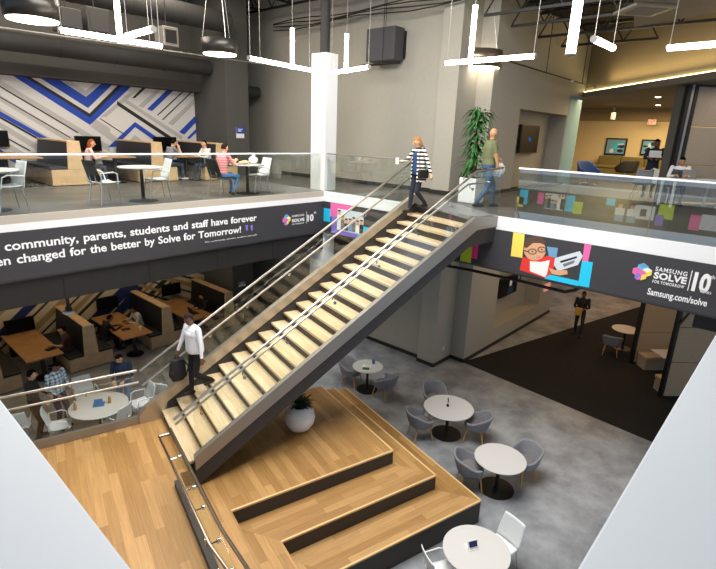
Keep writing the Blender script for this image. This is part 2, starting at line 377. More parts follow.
for v0 in (62, 80, 95, 108, 122, 138): st.append((G_, band((-40, v0 - 24), (110, v0 + 66), 6)))
for q in chev([(10, 74), (90, 125), (134, 84)], [(22, 75), (90, 117), (124, 84)]): st.append((B_, q))
for q in chev([(22, 75), (90, 117.5), (124, 84)], [(27, 75), (89.5, 113.5), (119, 84)]): st.append((K_, q))
for q in chev([(37, 76), (88, 108), (114, 83)], [(54, 76), (86, 97), (103, 82)]): st.append((B_, q))
for q in chev([(58, 78), (86, 96.5), (101, 82)], [(66, 78), (86, 91), (95, 82)]): st.append((G_, q))
st += [(G_, [(100, 117), (130, 92), (136, 92), (106, 117)]), (G_, [(96, 122), (128, 146), (124, 150), (90, 126)])]
for q in chev([(108, 147), (135, 122), (158, 138)], [(115, 147), (135, 127), (155, 141)]): st.append((B_, q))
st += [(G_, [(122, 147), (135, 135), (146, 144), (140, 150)])]
st += [(K_, band((117, 101), (176, 140), 4)), (G_, band((124, 98), (182, 136), 4)), (K_, [(132, 98), (144, 86), (148, 86), (135, 98)]),
       (B_, [(147, 109), (169, 88), (176, 88), (152, 111)]), (G_, [(138, 106), (158, 88), (163, 88), (143, 108)]), (K_, band((100, 118), (126, 135), 1)),
       (K_, [(157, 115), (186, 88), (187.5, 88), (158, 115.5)]), (K_, [(162, 119.5), (192, 91), (193.5, 91), (163, 120)]),
       (G_, [(168, 123), (198, 95), (203, 95), (173, 125)]), (B_, [(179, 132), (200, 111), (200, 118), (184, 134.5)]), (B_, [(187, 138), (200, 125), (200, 129), (189, 139)]),
       (K_, band((-20, 74), (78, 132), 1.3)), (K_, band((-20, 85), (70, 137), .9)), (B_, band((-20, 100), (60, 145), 4.5)), (K_, band((-20, 105), (58, 149), 2)), (K_, band((-20, 123), (30, 150), 1.2)), (B_, band((-20, 138), (50, 178), 5)), (K_, band((-20, 150), (40, 185), 1.2))]
mural('mural', 'white and grey wall mural with blue and black chevrons on the upper floor', 0, st, -14, .19, 5.41, 8.19, [M['mwhite'], M['mgrey'], M['blue'], M['mblack']])
st = []
def rb(u0, v0, u1, v1, w): return [(u0, v0), (u1, v1), (u1 + w, v1), (u0 + w, v0)]
for u, w, mi in ((-62, 9, 1), (-40, 4, 3), (-30, 8, 1), (-8, 12, 2), (10, 3, 3), (22, 8, 1), (36, 2.5, 3), (44, 6, 1), (54, 4, 3), (70, 15, 2), (90, 2.5, 3), (96, 4, 1), (104, 6, 3), (114, 2, 3)):
    st.append((mi, rb(u - 62, 400, u + 58, 280, w)))
for q in chev([(86, 345), (127, 296), (150, 262)], [(97, 345), (137, 297), (160, 262)]): st.append((2, q))
st += [(2, [(126, 308), (160, 320), (160, 312), (134, 298)]), (3, band((138, 290), (230, 318), 2)), (1, band((138, 283), (230, 310), 3)), (3, band((142, 278), (230, 302), 1.6)), (1, band((150, 272), (230, 293), 4)), (3, band((156, 269), (230, 286), 2)), (2, band((165, 262), (230, 276), 4))]
mural('mural', 'tan wall mural with navy and black diagonal stripes behind the ground floor booths', 0, st, -14, .19, .01, 4.19, [M['mcream'], M['mtan'], M['navy'], M['mblack']])
# ================================================================== STEPPED PLATFORM AND STAIR (one turned frame)
ROT = TH
z1, z2, z3 = 1.132, .829, .51; a1, a2, a3 = 1.365, .67, 0.; b1, b2, b3 = -1.078, -.559, 0.; c0, c1, c2, c3 = -4.86, -4.3, -3.74, -3.18
ZL = 1.43
pf = thing('seating_platform', 'stepped oak seating platform with dark risers below the staircase', 'seating platform', S0, ROT)
def slab(b, poly, zt, top): # sides dark, top wood
    b.mi = 0; n = len(poly); A = [b.bm.verts.new((x, y, 0)) for x, y in poly]; T = [b.bm.verts.new((x, y, zt)) for x, y in poly]
    for i in range(n): b.face([A[i], A[(i + 1) % n], T[(i + 1) % n], T[i]])
    b.face(A[::-1]); b.mi = top; b.face(T)
mm = [M['riser'], M['woodx'], M['woody'], M['nose']]
def nosing(b, p, q, z):
    b.mi = 3; d = Vector((q[0] - p[0], q[1] - p[1], 0)); n = Vector((d.y, -d.x, 0)).normalized() * .012
    P, Q = Vector((p[0], p[1], z - .03)), Vector((q[0], q[1], z - .03)); b.prism([P - n * 2, Q - n * 2, Q + n, P + n], (0, 0, .032))
YE = -3.4
b = MB(); slab(b, [(c0, a1), (b1, a1), (b1, 4.3), (c0, 4.3)], z1, 2); slab(b, [(c0, YE), (c1, YE), (c1, a1), (c0, a1)], z1, 2)
nosing(b, (c1, a1), (b1, a1), z1); nosing(b, (b1, a1), (b1, 4.3), z1)
b.build('top_tier', mm, pf)
b = MB(); slab(b, [(c1, a1), (c2, a2), (b2, a2), (b1, a1)], z2, 1); slab(b, [(b1, a1), (b2, a2), (b2, 4.55), (b1, 4.55)], z2, 2); slab(b, [(c1, YE), (c2, YE), (c2, a2), (c1, a1)], z2, 2)
nosing(b, (c2, a2), (b2, a2), z2); nosing(b, (b2, a2), (b2, 4.55), z2)
b.build('middle_tier', mm, pf)
b = MB(); slab(b, [(c2, a2), (c3, a3), (b3, a3), (b2, a2)], z3, 1); slab(b, [(b2, a2), (b3, a3), (b3, 4.87), (b2, 4.87)], z3, 2); slab(b, [(c2, YE), (c3, YE), (c3, a3), (c2, a2)], z3, 2)
nosing(b, (c3, a3), (b3, a3), z3); nosing(b, (b3, a3), (b3, 4.87), z3)
b.build('bottom_tier', mm, pf)
b = MB(); slab(b, [(-9.2, YE), (c0, YE), (c0, 4.26), (-9.2, 4.26)], ZL, 2); slab(b, [(c0, 2.3), (-4.70, 2.3), (-4.70, 4.17), (c0, 4.17)], ZL, 2); b.mi = 3; b.b2(-9.2, c0, 4.26, 4.3, ZL - .16, ZL + .004)
b.build('landing', mm, pf)
# ---- staircase
X1 = -4.72; TR = .293; RS = .1805; NT = 21
def nz(x): return ZL + RS + (x - X1) * RS / TR
stair = thing('staircase', 'open staircase with pale oak treads and glass sides up to the bridge', 'staircase', S0, ROT)
yR0, yR1, yL0, yL1 = 2.20, 2.28, 4.18, 4.27
for k in range(NT):
    x, z = X1 + TR * k, ZL + RS * (k + 1)
    t = MB().b2(x - .02, x + TR + .01, yR1, yL0, z - .05, z).build('tread', M['tread'], stair, bevel=.004)
    MB().b2(x + .004, x + .024, yR1, yL0, z - RS, z - .05).build('riser', M['riser'], stair)
XT = X1 + TR * NT
MB().b2(XT + .004, XT + .024, yR1, yL0, ZM - RS, ZM - .05).build('riser', M['riser'], stair)
b = MB(); fx = lambda y: 1.46 + (4.3 - y) * .274
b.prism([(XT - .02, yR1, ZM - .05), (fx(yR1) + .05, yR1, ZM - .05), (fx(yL0) + .05, yL0, ZM - .05), (XT - .02, yL0, ZM - .05)], (0, 0, .055)); b.build('top_landing', M['upfloor'], stair)
def xz(pts, y0, y1, b): b.prism([(x, y0, z) for x, z in pts], (0, y1 - y0, 0))
xa, xt = -4.62, XT - .1
b = MB(); xz([(xa, nz(xa) + .06), (xt, nz(xt) + .06), (2.1, nz(xt) + .06), (2.1, nz(xt) - .16), (xt + .1, nz(xt) - .2), (xa, nz(xa) - .2)], yR0 - .02, yR1, b); b.build('stringer', M['silver'], stair)
b = MB(); xz([(xa, nz(xa) - .2), (xt + .1, nz(xt) - .2), (2.1, nz(xt) - .16), (2.1, 4.86), (1.25, 4.78), (xa + .1, nz(xa + .1) - .54), (xa, z1 + .002)], yR0, yR1, b); b.build('stringer', M['strdark'], stair)
b = MB(); xz([(xa, nz(xa) + .09), (xt, nz(xt) + .09), (fx(yL1), nz(xt) + .09), (fx(yL1), 4.86), (1.25, 4.78), (xa + .1, nz(xa + .1) - .54), (xa, z1 + .002)], yL0, yL1, b); b.build('stringer', M['strdark'], stair)
b = MB(); xz([(-5.16, ZL + .16), (-5.02, nz(-5.02) + .33), (xt, nz(xt) + .33), (xt + .1, nz(xt) + .33), (xt + .1, nz(xt) + .05), (xt, nz(xt) + .13), (xa, nz(xa) + .10), (-4.74, ZL + .003), (-5.16, ZL + .003)], yL0 - .02, yL1 + .02, b); b.build('base_shoe', M['shoe'], stair)
b = MB(); xz([(xa + .1, nz(xa + .1) - .5), (1.25, 4.82), (1.25, 4.86), (xa + .1, nz(xa + .1) - .46)], yR1, yL0, b); b.build('soffit', M['strdark'], stair)
def sloped_glass(x0, x1, y, lo, hi):
    b = MB(); xz([(x0, nz(x0) + lo), (x1, nz(x1) + lo), (x1, nz(x1) + hi), (x0, nz(x0) + hi)], y - .007, y + .007, b); return b.build('glass_panel', M['glass'], stair)
g = [-4.6, -3.4, -1.9, -.4, 1.3]
for i in range(4):
    sloped_glass(g[i] + .008, g[i + 1] - .008, 2.24, .0, 1.0); sloped_glass((g[i] if i else -5.0) + .008, g[i + 1] - .008, 4.23, .34, 1.1)
b = MB(); b.b2(1.31, 2.06, 2.233, 2.247, 5.36, 6.38); b.build('glass_panel', M['glass'], stair)
RR = .024
XE = 1.3
MB().tube([(-4.9, 2.24, nz(-4.9) + 1.0), (XE, 2.24, nz(XE) + 1.02), (2.08, 2.24, 6.42)], RR, 8).build('handrail', M['steel'], stair, smooth=True)
MB().tube([(-5.06, 4.23, nz(-5.06) + 1.12), (XE - .1, 4.23, nz(XE) + 1.08), (1.5, 4.23, 6.44)], RR, 8).build('handrail', M['steel'], stair, smooth=True)
MB().tube([(-4.86, 2.34, nz(-4.86) + .82), (XE - .1, 2.34, nz(XE - .1) + .82), (1.75, 2.34, 6.12), (1.75, 2.27, 6.12)], .02, 8).build('grab_rail', M['steel'], stair, smooth=True)
MB().tube([(-5.06, 4.13, nz(-5.06) + .86), (XE - .1, 4.13, nz(XE - .1) + .86), (1.5, 4.13, 6.16)], .02, 8).build('grab_rail', M['steel'], stair, smooth=True)
for x in (-4.45, -3.7, -2.9, -1.95, -1.0, -.1, .7, 1.25):
    MB().tube([(x, 2.247, nz(x) + .70), (x, 2.34, nz(x) + .72), (x, 2.34, nz(x) + .81)], .011, 6).cyl((x, 2.247, nz(x) + .70), (x, 2.262, nz(x) + .70), .03).build('bracket', M['chrome'], stair, smooth=True)
    MB().tube([(x, 4.223, nz(x) + .74), (x, 4.13, nz(x) + .76), (x, 4.13, nz(x) + .85)], .011, 6).cyl((x, 4.223, nz(x) + .74), (x, 4.208, nz(x) + .74), .03).build('bracket', M['chrome'], stair, smooth=True)
# ---- landing balustrades
lb = thing('balustrade', 'glass balustrade with twin rails beside the white table, along the oak landing', 'balustrade', S(-7, 4.2, ZL), ROT)
def loc7(p): return (p[0] + 7, p[1] - 4.2, p[2] - ZL)
b = MB(); b.b2(-2.2, 1.82, -.035, .035, .005, .17); b.build('base_shoe', M['silver'], lb)
for x0, x1 in ((-2.2, -1.2), (-1.19, .3), (.31, 1.83)): MB().b2(x0, x1, -.006, .006, .16, 1.1).build('glass_panel', M['glass'], lb)
MB().tube([(-2.2, 0, 1.12), (1.88, 0, 1.12)], RR, 8).build('handrail', M['steel'], lb, smooth=True)
MB().tube([(-2.2, -.1, .92), (1.88, -.1, .92)], .02, 8).build('grab_rail', M['steel'], lb, smooth=True)
for x in (-1.6, -.4, 1.0): MB().tube([(x, -.006, .86), (x, -.1, .86), (x, -.1, .92)], .011, 6).build('bracket', M['chrome'], lb, smooth=True)
rb_ = thing('balustrade', 'short glass balustrade with bronze rails between the oak landing and the seating steps', 'balustrade', S(-4.9, 2.2, ZL), ROT)
b = MB(); b.b2(-.11, -.01, -5.4, -.20, .005, .12); b.build('base_shoe', M['strdark'], rb_)
for y0, y1 in ((-1.6, -.25), (-3.2, -1.61), (-5.2, -3.21)): MB().b2(-.066, -.054, y0, y1, .1, .92).build('glass_panel', M['glass'], rb_)
brz = mat('bronze_rail', '#8f8278', .28, 1)
MB().tube([(-.07, -.0, .95), (-.03, -2.45, .95), (.05, -3.3, .95), (.08, -5.2, .95)], RR, 8).build('handrail', brz, rb_, smooth=True)
MB().tube([(-.07, -.03, .88), (-.25, -.03, .88), (-.19, -2.5, .83), (-.07, -3.3, .83), (-.03, -5.2, .83)], .022, 8).build('grab_rail', brz, rb_, smooth=True)
for y in (-.5, -1.3, -1.75, -2.4, -2.9): MB().tube([(-.06, y, .74), (-.21, y, .74), (-.21, y, .84)], .011, 6).cyl((-.04, y, .74), (-.08, y, .74), .03).build('bracket', M['chrome'], rb_, smooth=True)
# ---- upper balustrades
ub = thing('balustrade', 'long glass balustrade of the upper floor above the community quote banner', 'balustrade', (-4.7, .05, ZM))
x = -4.7
for i in range(5): MB().b2(-4.69 + i * 1.86, -4.69 + i * 1.86 + 1.845, -.006, .006, .003, 1.02).build('glass_panel', M['glass'], ub)
MB().box((0, 0, 1.03), (9.36, .05, .035)).build('handrail', M['white'], ub, bevel=.006)
ub2 = thing('balustrade', 'glass balustrade between the white column and the top of the stair', 'balustrade', (.05, -1.6, ZM))
for i in range(2): MB().b2(-.006, .006, -1.58 + i * 1.56, -.035 + i * 1.56, .003, 1.02).build('glass_panel', M['glass'], ub2)
MB().box((0, -.02, 1.03), (.05, 3.14, .035)).build('handrail', M['silver'], ub2, bevel=.006)
ub3 = thing('balustrade', 'glass balustrade of the bridge reflecting the pictures across the opening', 'balustrade', (.05, -7.8, ZM))
gp = [-2.1, -.45, 1.05, 2.08]
for i in range(3): MB().b2(-.006, .006, gp[i] + .006, gp[i + 1] - .006, .003, 1.02).build('glass_panel', M['glassup'], ub3)
MB().box((0, 0, 1.03), (.05, 4.2, .035)).build('handrail', M['white'], ub3, bevel=.006)
# ================================================================== FURNITURE
def round_table(label, x, y, z, r, rb, group, top='offw', h=.74):
    t = thing('round_table', label, 'table', (x, y, z), 0, group)
    MB().lathe([(0, h - .03), (r - .02, h - .03), (r, h - .018), (r, h - .006), (r - .006, h), (0, h)], seg=48).build('tabletop', M[top], t, smooth=True)
    MB().lathe([(0, .02), (.07, .025), (.04, .05), (.036, h - .06), (.12, h - .03), (0, h - .03)], seg=20).build('pedestal', M['black'], t, smooth=True)
    MB().lathe([(0, .002), (rb, .002), (rb, .012), (rb * .6, .022), (0, .026)], seg=36).build('base', M['black'], t, smooth=True)
    return t
def sm(t): t = max(0, min(1, t)); return t * t * (3 - 2 * t)
def tub_chair(label, group):
    t = thing('tub_chair', label, 'chair', (0, 0, 0), 0, group)
    def f(u, v):
        a = PI + (u - .5) * math.radians(262); back = math.cos(a - PI)
        top = .60 + .18 * sm((back + .25) / 1.1); z = .40 + v * (top - .40); k = .86 + .16 * v
        ca, sa = math.cos(a), math.sin(a); q = (abs(ca) ** 3 + abs(sa) ** 3) ** (-1 / 3)
        return Vector((ca * q * .29 * k + .02 - .07 * v * max(0, back), sa * q * .295 * k * (1 + .05 * v), z))
    MB().grid(f, 28, 6).build('shell', M['fab'], t, smooth=True, solid=.05, sub=1)
    b = MB(); b.lathe([(0, .36), (.20, .36), (.255, .38), (.265, .43), (.25, .47), (.20, .485), (0, .49)], (.03, 0, 0), 28); b.build('seat', M['fabd'], t, smooth=True)
    for sx, sy in ((1, 1), (1, -1), (-1, 1), (-1, -1)):
        MB().tube([(.03 + sx * .17, sy * .17, .38), (.03 + sx * .235, sy * .225, .003)], [.021, .013], 10).build('leg', M['legw'], t, smooth=True)
    return t
def shell_chair(label, group, seatm='plastic', backm='plastic', legm='chrome', arms=True):
    t = thing('shell_chair', label, 'chair', (0, 0, 0), 0, group)
    def seat(u, v):
        w = .23 - .02 * v; return Vector((.22 - .44 * u, (v - .5) * 2 * w, .45 + .02 * (2 * v - 1) ** 2 - .02 * math.sin(PI * u) - .02 * max(0, .2 - u) * 3))
    def back(u, v):
        w = .235 - .03 * u ** 2; s = 2 * v - 1
        return Vector((-.205 - .02 * math.sin(u * PI / 2) - .10 * u + .03 * s * s * (1 - u * .4), s * w, .47 + .42 * u))
    MB().grid(seat, 10, 10).build('seat', M[seatm], t, smooth=True, solid=.016)
    MB().grid(back, 10, 10).build('backrest', M[backm], t, smooth=True, solid=.016)
    MB().tube([(-.21, -.1, .44), (-.23, -.1, .52), (-.24, -.1, .6)], .012, 6).tube([(-.21, .1, .44), (-.23, .1, .52), (-.24, .1, .6)], .012, 6).tube([(-.2, -.19, .425), (.19, -.19, .425), (.19, .19, .425), (-.2, .19, .425), (-.2, -.19, .425)], .011, 6).build('seat_frame', M[legm], t, smooth=True)
    for sx, sy in ((1, 1), (1, -1), (-1, 1), (-1, -1)):
        MB().tube([(sx * .17, sy * .19, .425), (sx * .235, sy * .225, .003)], .011, 8).build('leg', M[legm], t, smooth=True)
    if arms:
        for sy in (1, -1): MB().tube([(-.2, sy * .205, .425), (-.2, sy * .26, .5), (-.21, sy * .27, .64), (.05, sy * .27, .66), (.14, sy * .265, .62), (.17, sy * .22, .425)], .013, 8).build('armrest', M[seatm], t, smooth=True)
    return t
# --- ground floor, grey tub chairs
tabs = [(-.2, -2.09, .43, .30), (-.45, -4.91, .60, .36), (-1.41, -6.75, .52, .36)]
round_table('small round white table with a book and a blue cup on it', *tabs[0][:2], 0, *tabs[0][2:], 'white pedestal tables on the concrete')
round_table('round white table with a small black stand on it, between three grey tub chairs', *tabs[1][:2], 0, *tabs[1][2:], 'white pedestal tables on the concrete')
round_table('bare round white table nearest to the corner of the oak platform', *tabs[2][:2], 0, *tabs[2][2:], 'white pedestal tables on the concrete')
tub = None
GT = 'grey tub chairs on the concrete floor'
def put_tub(u, v, tb, label):
    global tub
    p = at_z(u, v, .46); c = tabs[tb]; rz = math.atan2(c[1] - p.y, c[0] - p.x)
    d = math.hypot(c[0] - p.x, c[1] - p.y); m = c[2] + .07
    if d < m: p = Vector((c[0] - math.cos(rz) * m, c[1] - math.sin(rz) * m, 0))
    if tub is None: tub = tub_chair(label, GT); tub.location = (p.x, p.y, 0); tub.rotation_euler.z = rz
    else: copy_tree(tub, (p.x, p.y, 0), rz, label)
put_tub(351, 370, 0, 'grey tub chair left of the small table, partly behind the staircase')
put_tub(385, 383, 0, 'grey tub chair right of the small table with the book, seen from behind')
put_tub(420, 421, 1, 'grey tub chair at the left of the table with the black stand')
put_tub(435, 397, 1, 'grey tub chair behind the table with the black stand, backing the pilaster')
put_tub(477, 424, 1, 'grey tub chair at the right of the table with the black stand')
put_tub(470, 467, 2, 'grey tub chair beside the oak platform corner at the bare white table')
put_tub(524, 460, 2, 'grey tub chair right of the bare white table, out on open floor')
# --- white plastic chairs
p = Vector((-3.87, -7.58, 0))
round_table('round white table cut by the bottom edge, with a small blue sign on it', p.x, p.y, 0, .53, .34, 'white pedestal tables on the concrete')
GW = 'white plastic chairs on the ground floor'
wc0 = shell_chair('white plastic chair with a tall back, right of the bottom table', GW, arms=False)
wc = shell_chair('white plastic chair cut by the bottom edge, left of the bottom table', GW)
q = at_z(499, 548, .46); wc0.location = (q.x + .05, q.y, 0); wc0.rotation_euler.z = math.atan2(p.y - q.y, p.x - q.x)
q = at_z(443, 572, .46); wc.location = (q.x, q.y, 0); wc.rotation_euler.z = math.atan2(p.y - q.y, p.x - q.x)
# large white table behind the oak landing
LT = Vector((-6.28, .92, 0))
round_table('large round white table with bottles on it behind the landing balustrade', LT.x, LT.y, 0, .63, .38, 'white pedestal tables on the concrete')
def put_wc(x, y, rz, label, src=None): return copy_tree(src or wc, (x, y, 0), rz, label)
def face(x, y, t): return math.atan2(t.y - y, t.x - x)
for (u, v, lab) in ((86, 396, 'white plastic chair at the far side of the large round table, between two standing people'),
                    (141, 402, 'white plastic chair right of the large round table behind the landing'),
                    (60, 424, 'white plastic chair at the near left of the large round table behind the landing'),
                    (116, 419, 'white plastic chair hidden under the near edge of the large round table')):
    q = at_z(u, v, .46); put_wc(q.x, q.y, face(q.x, q.y, LT), lab)
q = at_z(168, 393, .46); put_wc(q.x, q.y, .5, 'white plastic chair seen through the stair glass behind the black backpack')
q = at_z(18, 424, .46); put_wc(q.x, q.y, 1.2, 'white plastic chair cut off by the white ledge at the left')
# --- upper floor white tables
GU = 'white pedestal tables on the upper floor'
UT = []
for (u, v, y, r, lab) in ((-13, 178, .75, .5, 'round white cafe table cut by the left edge of the upper floor'), (141, 170, .62, .47, 'round white cafe table on the upper floor with nothing on it'), (247, 166, .62, .45, 'round white cafe table with bags of food on the upper floor')):
    q = at_y(u, v, y); UT.append(q); round_table(lab, q.x, y, ZM, r, .3, GU)
GC = 'cafe chairs on the upper floor'
def up_chair(u, y, rz, label, src): q = at_y(u, 190, y); return copy_tree(src, (q.x, y, ZM), rz, label, group=GC)
c = shell_chair('white cafe chair with a black back left of the bare upper table', GC, 'plastic', 'black'); q = at_y(105, 190, .62); c.location = (q.x, .62, ZM); c.rotation_euler.z = .15
c2 = shell_chair('black cafe chair under the boy in the striped pink shirt', GC, 'black', 'black', arms=False); q = at_y(222, 190, .62); c2.location = (q.x, .62, ZM); c2.rotation_euler.z = .1
BOYX = q.x
up_chair(7, .6, PI + .1, 'white cafe chair facing left beside the table cut by the edge', wc)
up_chair(157, .75, PI - .15, 'white cafe chair at the right of the bare upper table', wc)
up_chair(258, .75, PI - .1, 'white cafe chair at the right of the table with bags of food', wc)
# --- booths
def booth(label, x, y, z, L, group):
    t = thing('booth_bench', label, 'bench', (x, y, z), 0, group)
    h = 1.30 if z < 1 else 1.10
    b = MB(); b.prism([(-.20, .05, .42), (.20, .05, .42), (.10, .05, h), (-.10, .05, h)], (0, L - .05, 0)); b.build('backrest', M['leather'], t, bevel=.015)
    b = MB(); b.prism([(-.20, 0, .42), (.20, 0, .42), (.15, 0, h + .045), (-.15, 0, h + .045)], (0, .05, 0)); b.b2(-.12, .12, .05, L, h + .003, h + .045); b.build('frame', M['booth'], t, bevel=.004)
    b = MB(); b.b2(-.60, .60, 0, L, .02, .415); b.build('base', M['booth'], t, bevel=.004)
    for s in (-1, 1): MB().b2(s * .21, s * .63, .02, L, .42, .50).build('seat', M['leather'], t, bevel=.02)
    return t
GB = 'oak and charcoal booth benches on the ground floor'; GB2 = 'oak and charcoal booth benches on the upper floor'
bn = ['double booth bench at the left edge of the ground floor', 'double booth bench under the hanging disc, right of the first booth table', 'double booth bench between the second and third booth tables', 'double booth bench nearest the staircase with one person on it']
bu = ['upper booth bench at the left edge behind the cafe table', 'upper booth bench beside the woman with red hair', 'upper booth bench behind the man in the grey shirt', 'upper booth bench against the dark pillar']
for i, x in enumerate((-7.52, -5.10, -2.68, -.30)):
    booth(bn[i], x, 4.52, 0, 2.40, GB); booth(bu[i], (-7.4, -4.98, -2.72, -.72)[i], (4.25, 4.25, 4.25, 4.0)[i], ZM, 2.5, GB2)
def booth_table(label, x, y, z, L, group):
    t = thing('booth_table', label, 'table', (x, y, z), 0, group)
    MB().b2(-.46, .46, 0, L, .70, .74).build('tabletop', M['tabw'], t, bevel=.005)
    MB().cyl((0, .35, .0), (0, .35, .70), .055, seg=16).lathe([(0, .002), (.26, .002), (.26, .016), (0, .02)], (0, .35, 0)).build('leg', M['black'], t, smooth=True)
    MB().b2(-.3, .3, L - .08, L - .02, .0, .70).build('wall_support', M['black'], t)
lt = ['oak booth table with a black tablet on it, nearest the left edge', 'oak booth table between the two people working on the ground floor', 'oak booth table nearest the staircase on the ground floor']
ut = ['oak booth table at the far left of the upper floor', 'oak booth table in front of the woman with red hair', 'oak booth table between the man in grey and the boy']
for i, x in enumerate((-6.31, -3.80, -1.55)):
    booth_table(lt[i], x, (4.45, 4.25, 4.3)[i], 0, 2.5, 'oak booth tables on the ground floor'); booth_table(ut[i], (-6.2, -3.85, -1.65)[i], 4.2, ZM, 2.6, 'oak booth tables on the upper floor')
def monitor(label, u0, v0, u1, v1, group, y=6.84):
    a, c = at_y(u0, v1, y), at_y(u1, v1, y); top = at_y((u0 + u1) / 2, v0, y); cx = (a.x + c.x) / 2; w = abs(c.x - a.x); z0 = (a.z + c.z) / 2; h = max(.45, min(.62, w * .56))
    t = thing('wall_monitor', label, 'monitor', (cx, y, z0), 0, group)
    MB().b2(-w / 2, w / 2, -.02, .02, 0, h).build('housing', M['black'], t, bevel=.006)
    MB().b2(-w / 2 + .02, w / 2 - .02, -.024, -.019, .02, h - .02).build('screen', M['screen'], t)
    MB().b2(-.09, .09, .02, .105, h * .35, h * .65).build('wall_bracket', M['black'], t)
GM = 'black monitors on the mural wall'
monitor('black monitor on the wall at the first ground floor booth table, left edge', 5, 315, 36, 332, GM); monitor('black monitor on the navy striped wall above the second ground floor table', 97, 298, 119, 309, GM); monitor('black monitor on the wall above the third ground floor table', 162, 285, 181, 295, GM)
monitor('black monitor on the upper mural cut by the left edge', -18, 130, 10, 147, GM); monitor('black monitor on the upper mural behind the woman with red hair', 76, 132, 102, 151, GM); monitor('black monitor on the upper mural behind the man in grey', 154, 135, 177, 151, GM)
# --- ground floor right: tall upholstered partitions in a diagonal row
def E1(p, a, c): return Vector((p[0] + (a + c) * DG, p[1] + (-a + c) * DG, 0))   # a along the panel, c away from the camera
RD = -PI / 4
def partition(label, p, L, h, z, group, m):
    t = thing('booth_partition', label, 'partition', (p[0], p[1], z), RD, group)
    n = 3
    for i in range(n): MB().b2(.09, L, -.05, .05, .06 + i * h / n, (i + 1) * h / n + .045).build('panel', M[m], t, bevel=.012)
    MB().b2(0, .085, -.07, .07, .0, h + .05).build('post', M['black'], t, bevel=.004)
    MB().b2(.085, L, -.04, .04, 0, .055).build('plinth', M['black'], t)
    return t
GP = 'tan booth partitions on the ground floor'
P1, P2 = at_z(629.5, 363, 0), at_z(658.5, 397, 0)
partition('tall tan booth partition beside the far round table on the ground floor', P1, 2.3, 3.2, 0, GP, 'panel')
partition('tall tan booth partition in front of the oak-topped booth table', P2, 2.3, 3.2, 0, GP, 'panel')
def bench(label, p, a0, a1, c0, c1, z, m, group):
    o = E1(p, a0, c0); t = thing('booth_bench', label, 'bench', (o.x, o.y, z), RD, group); w, d = a1 - a0, c1 - c0
    MB().b2(0, w, 0, d, .36, .46).build('cushion', M[m], t, bevel=.02); MB().b2(.02, w - .02, .03, d - .03, 0, .355).build('base', M['paneld'], t)
bench('tan booth seat in front of the partition by the far round table', P1, .15, 2.2, -.56, -.07, 0, 'panel', 'tan booth seats'); bench('tan booth seat behind the nearer black post', P2, .15, 2.2, .07, .56, 0, 'panel', 'tan booth seats')
for q in [o_ for o_ in COL.objects if o_.get('label', '').endswith('oak-topped booth table')]:
    MB().tube([(.04, -.1, 2.3), (.5, -.1, 3.1)], .03, 6).tube([(.04, -.1, 3.0), (.35, -.1, 2.6)], .025, 6).build('brace', M['black'], q)
    q['label'] = 'tall tan booth partition with black braces, nearest the right white ledge'
o = E1(P1, .25, -.85); t = thing('booth_table', 'pale booth table between the two tan partitions', 'table', (o.x, o.y, 0), RD)
MB().b2(0, 1.6, -.33, .33, .71, .745).build('tabletop', M['offw'], t, bevel=.005); MB().cyl((.5, 0, 0), (.5, 0, .71), .04).lathe([(0, .002), (.24, .002), (.24, .015), (0, .02)], (.5, 0, 0)).build('leg', M['black'], t, smooth=True)
q = at_z(626, 329, .74); round_table('far round table with a pale top on the black carpet', q.x, q.y, 0, .45, .3, None)
q = at_z(612, 342, .46); copy_tree(tub, (q.x, q.y, 0), .25, 'dark tub chair at the far round table on the black carpet', group='x'); bpy.context.view_layer.update()
far_chair = [o for o in COL.objects if o.get('label', '').startswith('dark tub chair')][0]; del far_chair['group']
# --- upper floor right: pod wall, lounge
t = thing('privacy_pod', 'tall upholstered work pod with black posts at the right of the bridge', 'pod', (6.7, -7.18, ZM), RD)
for i in range(3): MB().b2(.30, 3.4, 0, .1, .05 + i * 1.04, 1.07 + i * 1.04).build('panel', M['paneld'], t, bevel=.012)
MB().b2(0, .10, -.02, .12, 0, 3.19).build('post', M['black'], t); MB().b2(.20, .29, -.02, .12, 0, 3.19).build('post', M['black'], t); MB().b2(.11, .19, .0, .1, 0, 3.19).build('post', M['silver'], t)
MB().b2(-.03, .0, .12, .45, 0, 3.19).build('side_panel', M['walld'], t); MB().b2(0, 3.4, .10, .45, 3.1, 3.19).build('roof', M['walld'], t)
def armchair(label, p, rz, m, w=.62):
    t = thing('armchair', label, 'armchair', (p.x, p.y, ZM), rz)
    def f(u, v):
        a = PI + (u - .5) * math.radians(230); back = math.cos(a - PI); top = .58 + .32 * sm((back + .2) / 1.1); k = .9 + .18 * v
        return Vector((math.cos(a) * w / 2 * k, math.sin(a) * w / 2 * k, .36 + v * (top - .36)))
    MB().grid(f, 24, 5).build('shell', M[m], t, smooth=True, solid=.06, sub=1)
    MB().lathe([(0, .32), (w * .4, .33), (w * .45, .40), (w * .4, .45), (0, .46)], (.03, 0, 0), 24).build('seat', M[m], t, smooth=True)
    MB().cyl((0, 0, .1), (0, 0, .33), .03).build('column', M['chrome'], t, smooth=True)
    for k in range(4): MB().tube([(0, 0, .1), (.30 * math.cos(PI / 4 + k * PI / 2), .30 * math.sin(PI / 4 + k * PI / 2), .012)], .014, 8).build('leg', M['chrome'], t, smooth=True)
    return t
armchair('blue swivel armchair on the bridge beside the pale blue wall end', at_z(587, 184.5, ZM), -2.0, 'bluech', .85)
armchair('dark brown round-backed armchair in front of the olive sofa', at_z(624, 180, ZM), .8, 'blackp', .9)
t = thing('sofa', 'long olive tufted sofa against the far lounge wall', 'sofa', (16.7, -5.2, ZM), 0)
MB().b2(-.45, .35, -3.1, 3.2, .12, .44).build('base', M['sofa'], t, bevel=.02)
